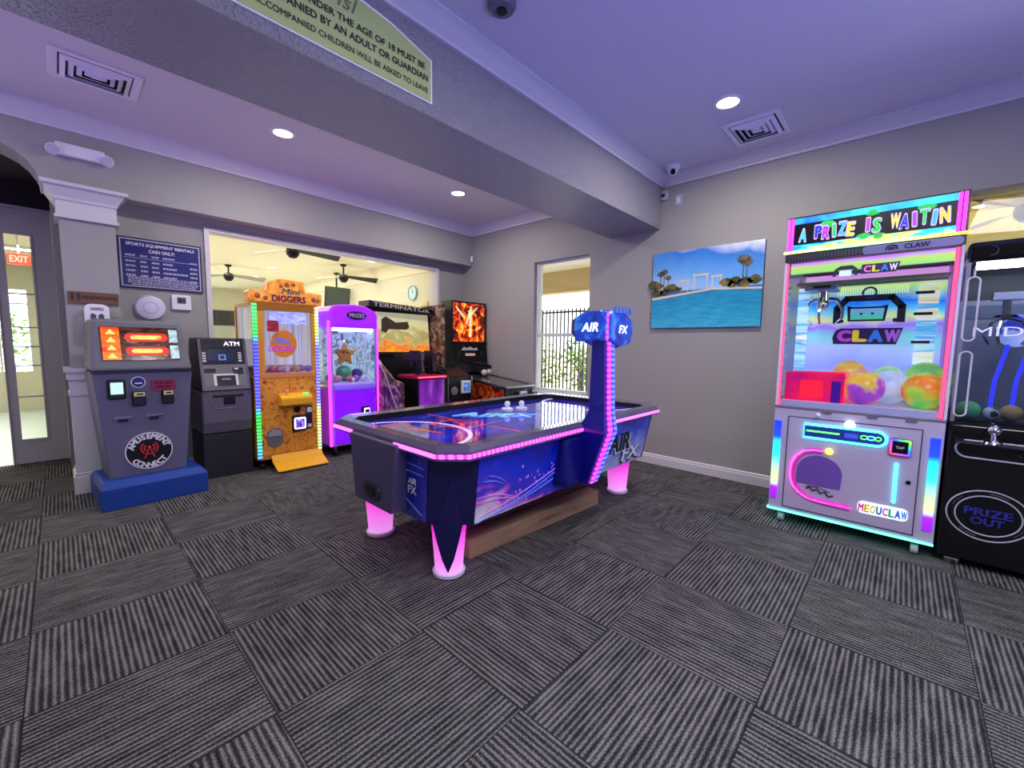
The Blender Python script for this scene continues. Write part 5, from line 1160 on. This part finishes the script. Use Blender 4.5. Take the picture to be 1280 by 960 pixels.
# claw emblem on the backdrop
ink = mat('emblem_ink', '#2c3048', .4)
hk = [(-.215, 1.70), (-.215, 1.82), (-.15, 1.90), (.15, 1.90), (.215, 1.82), (.215, 1.70)]
em = MB()
for a, b in zip(hk, hk[1:]):
    d_ = (Vector((b[0] - a[0], 0, b[1] - a[1]))).normalized(); n_ = Vector((-d_.z, 0, d_.x)) * .026; A, B = Vector((a[0], yb, a[1])) - d_ * .014, Vector((b[0], yb, b[1])) + d_ * .014
    em.loft([A - n_, A + n_, A + n_ + Vector((0, -.006, 0)), A - n_ + Vector((0, -.006, 0))], [B - n_, B + n_, B + n_ + Vector((0, -.006, 0)), B - n_ + Vector((0, -.006, 0))])
em.box(-.19, -.165, yb - .006, yb, 1.69, 1.72).box(.165, .19, yb - .006, yb, 1.69, 1.72)
em.build('emblem_claw', ink, bk)
MB().tube([(.02 * math.sin(k) * 0 + .045 * math.cos(math.radians(200 - k * 24)), yb - .004, 1.945 + .045 * math.sin(math.radians(200 - k * 24))) for k in range(14)], .009, 6).build('emblem_hook', mat('emblem_hook', '#5058a0', .4), bk)
MB().prism([(-.135, 1.70), (.115, 1.70), (.13, 1.84), (.09, 1.825), (-.10, 1.825), (-.145, 1.84)], 'y', yb - .008, yb).build('emblem_face', ink, bk)
fc = MB().prism([(-.118, 1.715), (.10, 1.715), (.108, 1.81), (-.12, 1.81)], 'y', yb - .011, yb - .007).build('emblem_screen', art('emblem_screen_art', [(0, '#58d8a0'), (.5, '#78c8e8'), (1, '#b0a0f0')], (0, 0, 8), -13.8, .0, es=.5), bk)
for x in (-.045, .03): MB().ball((x, yb - .012, 1.765), .010, (1, .3, 1), 10).build('emblem_eye', ink, fc)
MB().prism([(-.225, 1.50), (.20, 1.50), (.235, 1.64), (-.18, 1.64), (-.215, 1.62), (-.235, 1.56)], 'y', yb - .007, yb).build('emblem_plate', mat('emblem_plate_ink', '#38245c', .4), bk)
for k, (ch, c) in enumerate(zip('CLAW', ('#b848c8', '#e8cc40', '#3878d8', '#b060d8'))):
    MB().text(ch, front(-.150 + k * .107, yb - .010, 1.572), .102, .104, bold=.10).build('emblem_letter', mat('emblem_letter_%d' % k, c, .4, es=.4), bk)
# printed side columns inside
for x0, x1, y_ in ((-.465, -.385, D - .45), (.31, .43, D - .145)):
    cl = MB().box(x0, x1, y_, y_ + .02, 1.0, 1.98).build('graphic_column', art('column_art', [(.25, '#f4f8ff'), (.42, '#b8e8e8'), (.5, '#40b0e0'), (.56, '#f4f4f4'), (.66, '#e8f0a0'), (.72, '#f090a8'), (.80, '#f0f4ff')], nk=1, scale=5, stretch=(.2, .2, 2.2), es=.7), t)
o = MB()
for z in (1.30, 1.52, 1.75, 1.92): o.cyl((.29, D - .16, z), (.40, D - .15, z), .012, n=8)
o.build('column_pins', mat('dark_pins', '#28304c', .4), t)
MB().box(-.46, .46, .02, .06, 2.05, 2.13).build('header_light', art('header_glow', [(.3, '#d880e8'), (.5, '#c8e860'), (.7, '#a8e870')], (0, 0, -6), 12.9, .3, 3, es=.8), t)
hl = MB().box(-.18, -.06, .0, .002, 2.02, 2.03).build('header_emblem', ink, t)
MB().prism([(-.185, 2.0), (-.175, 2.05), (-.14, 2.075), (-.07, 2.075), (-.04, 2.05), (-.035, 2.0), (-.055, 2.0), (-.06, 2.045), (-.155, 2.045), (-.165, 2.0)], 'y', -.003, .001).build('header_emblem', ink, t)
MB().prism(rrect(-.145, -.072, 2.0, 2.04, .008), 'y', -.003, .001).build('header_emblem_face', mat('pale_face', '#c8f0f0', .4, es=.5), t)
MB().prism([(-.02, 2.005), (.175, 2.005), (.195, 2.072), (-.015, 2.072)], 'y', -.002, .001).build('header_plate', mat('emblem_plate_ink', '#38245c', .4), t)
for k, (ch, c) in enumerate(zip('CLAW', ('#e070b0', '#d0d040', '#3878d8', '#d8d8f0'))): MB().text(ch, front(.018 + k * .047, -.0035, 2.038), .042, .048, bold=.05).build('header_letter', mat('header_letter_%d' % k, c, .4, es=.5), t)
# gantry and claw
g = MB().box(-.46, .46, .30, .33, 1.985, 2.01).box(-.46, .46, .50, .53, 1.985, 2.01).build('gantry_rail', 'steel', t)
cr = MB().box(-.40, -.18, .28, .55, 1.94, 1.985).build('claw_carriage', mat('lilac_steel', '#a8a8bc', .3, .6), t, bevel=.006)
MB().box(-.34, -.22, .27, .29, 1.955, 1.975).build('carriage_label', 'black', cr)
o = MB().cyl((-.28, .40, 1.83), (-.28, .40, 1.945), .04, n=16).ball((-.28, .40, 1.83), .05, n=14)
for k in range(3):
    a = k * 2.1 + .5; ca, sa = math.cos(a), math.sin(a)
    o.tube([(-.28, .40, 1.88), (-.28 + .10 * ca, .40 + .10 * sa, 1.87), (-.28 + .145 * ca, .40 + .145 * sa, 1.80), (-.28 + .15 * ca, .40 + .15 * sa, 1.72), (-.28 + .09 * ca, .40 + .09 * sa, 1.66)], [.015, .016, .014, .010, .006], 8)
o.build('claw', 'chrome', cr, smooth=True)
# red acrylic prize chute, its inner light painted as red-magenta colour and glow
RA = glass('red_acrylic', '#ff1848', .6)
ch_ = MB().box(-.455, -.445, .10, .42, 1.0, 1.26).box(-.075, -.065, .10, .42, 1.0, 1.26).box(-.455, -.065, .10, .11, 1.0, 1.26).box(-.455, -.065, .41, .42, 1.0, 1.26).build('prize_chute', art('red_acrylic_lit', [(.3, '#c0106c'), (.5, '#f01058'), (.7, '#ff2848')], nk=1, scale=4, es=.5, rough=.15), t, label='red acrylic prize chute')
MB().box(-.35, -.2, .097, .10, 1.06, 1.2).build('chute_glow', mat('scarlet_glow', '#ff2038', .2, es=.8), ch_); MB().box(-.145, -.085, .097, .10, 1.02, 1.2).build('chute_mark', mat('violet_mark', '#6010a0', .3), ch_)
# marquee
MB().box(-.5, .5, -.002, D, 2.14, 2.20).build('grille_band', mat('charcoal_grille', '#2e2c38', .4), t)
o = MB()
for k in range(22): o.box(-.48 + k * .021, -.470 + k * .021, -.006, .0, 2.15, 2.19)
o.build('grille_slats', mat('grey_slats', '#56525e', .4), t)
lp = MB().prism(rrect(-.02, .49, 2.142, 2.198, .025), 'y', -.010, -.002).build('logo_band', mat('lavender_band', '#8a86b4', .3), t)
MB().text('CLAW', front(.27, -.012, 2.17), .13, .034, bold=.05).build('lettering', mat('violet_black_plate', '#2c1c50', .3), lp)
MB().tube([(.11, -.012, 2.155), (.115, -.012, 2.18), (.14, -.012, 2.188), (.165, -.012, 2.18), (.17, -.012, 2.155)], .005, 6).box(.122, .158, -.012, -.009, 2.155, 2.175).build('band_emblem', mat('violet_black_plate', '#2c1c50', .3), lp)
MB().tube([(-.51, -.012, 2.215), (.51, -.012, 2.215)], .010, 8).build('marquee_light', art('lemon_light', [(0, '#f8f080'), (.4, '#80f8a0'), (.7, '#d0f880'), (1, '#f8c830')], (1, 0, 0), .5, .0, es=2.4), t)
mqb = MB().box(-.49, .49, .0, D, 2.215, 2.475).build('marquee', mat('marquee_black', '#08060f', .3), t, label='marquee with rainbow edges')
MB().box(-.45, .45, -.008, .0, 2.225, 2.27).build('marquee_glow', art('rainbow_lower', [(.3, '#2040d0'), (.45, '#20d0d0'), (.55, '#e8e060'), (.65, '#30e8b0'), (.8, '#a030c0')], nk=1, scale=4, stretch=(1, 1, 3), es=.9), mqb)
MB().box(-.45, .45, -.008, .0, 2.43, 2.475).build('marquee_glow', art('rainbow_upper', [(.3, '#18a0d0'), (.5, '#30d8e8'), (.65, '#2060d0'), (.8, '#8030b0')], nk=1, scale=3, es=1.0), mqb)
o = MB()
for x, z in ((-.24, 2.40), (.02, 2.44), (.06, 2.26), (-.02, 2.27), (.30, 2.42)): o.ball((x, -.004, z), .035, (1.4, .15, .8), 10)
o.build('paint_splash', mat('green_splash', '#30c850', .4, es=.5), mqb)
for x in (-.485, -.462, .455, .48): MB().tube([(x, -.010, 2.215), (x, -.010, 2.475)], .0095, 8).build('edge_light', 'mg_led', mqb)
word = 'A PRIZE IS WAITIN'; cs_ = ['#38c0c8', '#000', '#2030e0', '#b030d8', '#28c850', '#38b0f0', '#e8d040', '#000', '#b040e0', '#20c840', '#000', '#f0d840', '#3030e0', '#a040d8', '#20c848', '#38b0f0', '#e8c838', '#e060a0']
xs_ = -.415; wd = .83 / len(word)
for k, ch in enumerate(word):
    if ch == ' ': continue
    x = xs_ + (k + .5) * wd
    MB().text(ch, front(x, -.010, 2.345 + .006 * ((k * 7) % 3 - 1), .06 * ((k * 5) % 3 - 1)), wd * (.6 if ch == 'I' else 1.12), .112, bold=.10).build('letter_outline', mat('pale_outline', '#d0c0f0', .4, es=.5), mqb)
    MB().text(ch, front(x, -.0125, 2.345 + .006 * ((k * 7) % 3 - 1), .06 * ((k * 5) % 3 - 1)), wd * (.40 if ch == 'I' else .90), .090, bold=.06).build('marquee_letter', mat('marquee_letter_%d' % k, cs_[k], .4, es=.8), mqb)
MB().box(-.5, .5, .0, D, 2.475, 2.487).build('top_plate', 'black', t)
for x in (-.41, .41):
    for y in (.06, D - .08):
        c_ = MB().cyl((x, y, .07), (x, y, .116), .022, n=10).build('caster', 'steel', t); MB().cyl((x - .02, y, .037), (x + .02, y, .037), .037, n=18).build('wheel', mat('pale_wheel', '#b8b4bc', .4), c_, smooth=True)
MB().box(-.46, .46, .1, D - .05, .08, .116).build('under_frame', 'black', t)
# balls
BALLS = [(.045, .20, 1.0, [(.2, '#f06830'), (.45, '#f0c840'), (.55, '#c050c0'), (.8, '#7030c0')], 'large orange and purple ball next to the red chute'),
         (.19, .43, 1.0, [(.3, '#a8b8d8'), (.5, '#d8e0f0'), (.7, '#b0c8d8')], 'large pearly grey ball in the middle of the ball row'),
         (.385, .20, 1.0, [(.3, '#f06020'), (.45, '#f0a030'), (.55, '#c8e040'), (.7, '#60d860')], 'large orange and lime ball beside the right corner post'),
         (-.08, .62, 1.0, [(.3, '#f0d850'), (.6, '#e89060')], 'yellow ball behind the red chute'),
         (.17, .675, 1.0, [(.3, '#60d0b0'), (.5, '#c8f090'), (.7, '#f0d0a0')], 'pale green ball behind the pearly ball'),
         (.39, .60, 1.0, [(.3, '#50c870'), (.6, '#b8e860')], 'green ball at the right back of the white claw machine')]
for k, (x, y, z, stp, l) in enumerate(BALLS):
    r_ = (.13 if k < 3 else (.10 if k == 4 else .12)); z += .03 if k < 3 else .12
    o_ = MB().ball((0, 0, 0), r_, n=28).build('ball', art('ball_colour_%d' % k, stp, nk=1, scale=4.5, es=.35, rough=.25), None, smooth=True)
    m_ = Matrix.Rotation(-PI / 2, 3, 'Z') @ Vector((x, y, 0)); o_.location = (4.05 + m_.x, .265 + m_.y, z + r_); tag(o_, l, 'ball', 'big balls in the white claw machine')

# ================================================================== black claw machine at the right edge
t = thing('claw_machine', 'black claw machine with prize-out ring cut by the right edge', 'claw machine', (4.05, -.68, 0), -PI / 2)
WL = -.43; WR = .43; D = .86
MB().box(WL, WR, 0, D, .06, .97).build('lower_cabinet', 'blackg', t, bevel=.012)
def capsule(x0, x1, z0, z1, n=12):
    r = (z1 - z0) / 2
    return [(x1 - r + r * math.cos(math.radians(a)), z0 + r + r * math.sin(math.radians(a))) for a in range(-90, 91, 15)] + [(x0 + r + r * math.cos(math.radians(a)), z0 + r + r * math.sin(math.radians(a))) for a in range(90, 271, 15)]
MB().tube([(x, -.004, z) for x, z in capsule(-.39, .39, .755, .868)], .006, 8, closed=True).build('panel_outline', 'greyprint', t)
MB().tube([(x, -.004, z) for x, z in ((-.11, .79), (-.12, .815), (-.10, .83), (-.07, .828), (-.055, .81), (-.06, .785))], .008, 6).build('panel_mark', mat('dim_mark', '#34323c', .4), t)
j = MB().lathe([(0, 0), (.045, 0), (.04, .012), (.014, .02), (.012, .06), (0, .06)], (-.235, -.055, .868), 20).build('joystick', 'chrome', t, smooth=True)
MB().ball((-.235, -.055, .955), .034, (1, 1, .95), 18).build('joystick_knob', 'chrome', j, smooth=True)
MB().prism([(-.08, .868), (.0, .868), (.0, .856), (-.09, .856)], 'x', -.40, .40).build('joystick_shelf', 'black', t)
rx, rz_ = -.215, .385
for r_, w_, m_ in ((.187, .0055, 'greyprint'), (.147, .0055, 'greyprint')):
    MB().tube([(rx + r_ * math.cos(a * PI / 30), -.005, rz_ + r_ * .88 * math.sin(a * PI / 30)) for a in range(60)], w_ * .8, 8, closed=True).build('prize_ring', m_, t)
MB().prism([(rx + .145 * math.cos(a * PI / 20), rz_ + .127 * math.sin(a * PI / 20)) for a in range(40)], 'y', -.004, .002).build('prize_door', mat('smoked_flap', '#0c1014', .1), t)
for a in (60, 135, 225, 315):
    MB().tube([(rx + .167 * math.cos(math.radians(a + k * 5)), -.005, rz_ + .167 * .88 * math.sin(math.radians(a + k * 5))) for k in range(7)], .0025, 6).build('ring_dash', mat('dim_print', '#56546c', .4), t)
MB().text('PRIZE', front(rx, -.008, rz_ + .022), .215, .05, bold=.04).build('door_lettering', mat('indigo_print', '#2c2c90', .4, es=.1), t); MB().text('OUT', front(rx, -.008, rz_ - .038), .15, .05, bold=.04).build('door_lettering', mat('indigo_print', '#2c2c90', .4, es=.1), t)
MB().box(WL, WR, -.004, D, .965, .985).build('ledge', 'black', t)
MB().box(WL, WR, .0, D, 2.02, 2.15).build('marquee', 'blackg', t, bevel=.03, seg=3)
for x in (-.33, -.20, -.02): MB().tube([(x + .03 * math.cos(a * PI / 8), -.003, 2.085 + .03 * math.sin(a * PI / 8)) for a in range(-4, 5)], .004, 6).build('marquee_mark', mat('dim_mark', '#34323c', .4), t)
for x0, x1, y0, y1 in ((WL, WL + .02, 0, .02), (WR - .02, WR, 0, .02), (WL, WL + .03, D - .03, D), (WR - .03, WR, D - .03, D)): MB().box(x0, x1, y0, y1, .985, 2.02).build('corner_post', mat('grey_post', '#8c8ca0', .3, .4), t)
MB().box(WL + .02, WR - .02, .004, .010, .985, 2.02).build('front_glass', glass('cool_glass', '#e4eaf4', .6), t, label='clear front glass'); MB().box(WL + .002, WL + .006, .02, D - .03, .985, 2.02).build('side_glass', 'acryl', t)
MB().box(WL + .03, WR - .03, D - .05, D - .03, .985, 1.84).build('back_panel', art('slate_backdrop_lit', [(.3, '#5a6070'), (.5, '#828898'), (.8, '#a8aebc')], (0, 0, .9), -1.0, .3, 3, es=.22), t)  # faint glow in the panel stands in for light inside the cabinet
MB().box(WL + .03, WR - .03, D - .05, D - .03, 1.84, 2.02).build('back_header', 'black', t)
MB().box(WL + .06, WR - .06, D - .07, D - .05, 1.70, 1.80).build('back_rail', mat('slate_rail', '#8890a8', .3), t)
MB().box(WL + .02, WR - .02, .012, D - .05, .975, 1.0).build('prize_floor', 'black', t)
for z0, z1 in ((1.515, 1.93), (1.02, 1.45)): MB().tube([(x, .002, z) for x, z in [(-.39 + .028 * math.cos(math.radians(a)), z1 - .03 + .028 * math.sin(math.radians(a))) for a in range(0, 181, 20)] + [(-.39 + .028 * math.cos(math.radians(a)), z0 + .03 + .028 * math.sin(math.radians(a))) for a in range(180, 361, 20)]], .0055, 6, closed=True).build('glass_outline', mat('frosted_print', '#c8c8d4', .5), t)
MB().tube([(-.39, .002, 1.93), (-.39, .002, 1.985)], .0055, 6).build('glass_outline', mat('frosted_print', '#c8c8d4', .5), t)
MB().text('MIDI', front(-.25, .001, 1.577), .24, .058).build('glass_lettering', mat('white_glass_print', '#e8ecf8', .5, es=.15), t)
g = MB().prism([(-.11 + .105 * math.cos(math.radians(a)), 1.60 + .115 * math.sin(math.radians(a))) for a in range(0, 360, 15)], 'y', .60, .62).build('globe_disc', art('globe_print', [(.35, '#c8d0f0'), (.5, '#a0b0e8'), (.56, '#2838b0'), (.7, '#2838b0')], nk=1, scale=7, es=.4), t)
for x in (-.20, -.10): MB().tube([(x + .05, .55, 1.50), (x + .0, .5, 1.25), (x - .015, .45, 1.03)], .012, 8).build('blue_light_cord', mat('blue_led', '#3438e8', .4, es=1.1), t)
MB().box(WL + .05, WR - .05, .05, .12, 1.985, 2.015).build('interior_fill_light', mat('cool_fill_light', '#eef2ff', .4, es=22), t)  # light bar added to brighten the plush prizes
cr = MB().box(-.27, -.13, .30, .42, 1.80, 1.85).build('claw_carriage', mat('lilac_steel', '#a8a8bc', .3, .6), t)
o = MB().cyl((-.2, .36, 1.70), (-.2, .36, 1.80), .022, n=12).lathe([(0, 1.70), (.05, 1.70), (.07, 1.68), (0, 1.68)], (-.2, .36, 0), 18)
for k in range(3):
    a = k * 2.1 + .2; ca, sa = math.cos(a), math.sin(a)
    o.tube([(-.2, .36, 1.68), (-.2 + .08 * ca, .36 + .08 * sa, 1.65), (-.2 + .13 * ca, .36 + .13 * sa, 1.56), (-.2 + .09 * ca, .36 + .09 * sa, 1.50)], .010, 6)
o.build('claw', 'chrome', cr, smooth=True)
for x in (-.35, .35):
    for y in (.07, D - .08):
        c_ = MB().cyl((x, y, .045), (x, y, .065), .02, n=10).build('caster', 'chrome', t); MB().cyl((x - .035, y, .028), (x + .035, y, .028), .028, n=18).build('wheel', 'chrome', c_, smooth=True)
for x, y, r_, c, l, stripe in ((-.345, .10, .06, '#70c080', 'green plush ball at the left corner of the black claw machine', 0), (-.24, .11, .045, '#a8b8b0', 'grey striped plush ball beside the green one', 1), (-.15, .15, .053, '#b09468', 'tan plush ball left of the blue and white one', 0),
                            (-.04, .10, .060, '#98a4d8', 'blue and white plush ball in the black claw machine', 0), (.04, .24, .06, '#b09060', 'tan plush ball behind the yellow one', 0), (.12, .10, .09, '#d8d818', 'large yellow ball at the right of the black claw machine', 0)):
    o_ = MB().ball((0, 0, 0), r_, n=18).build('plush_ball', mat('plush_' + c.strip('#'), c, .7) if not stripe else art('striped_plush', [(.42, '#20282c'), (.5, '#c8d4d0')], nk=1, scale=9, stretch=(4, 1, .3), rough=.8), None, smooth=True)
    m_ = Matrix.Rotation(-PI / 2, 3, 'Z') @ Vector((x, y, 0)); o_.location = (4.05 + m_.x, -.68 + m_.y, 1.0 + r_); tag(o_, l, 'plush toy', 'plush prizes in the black claw machine')
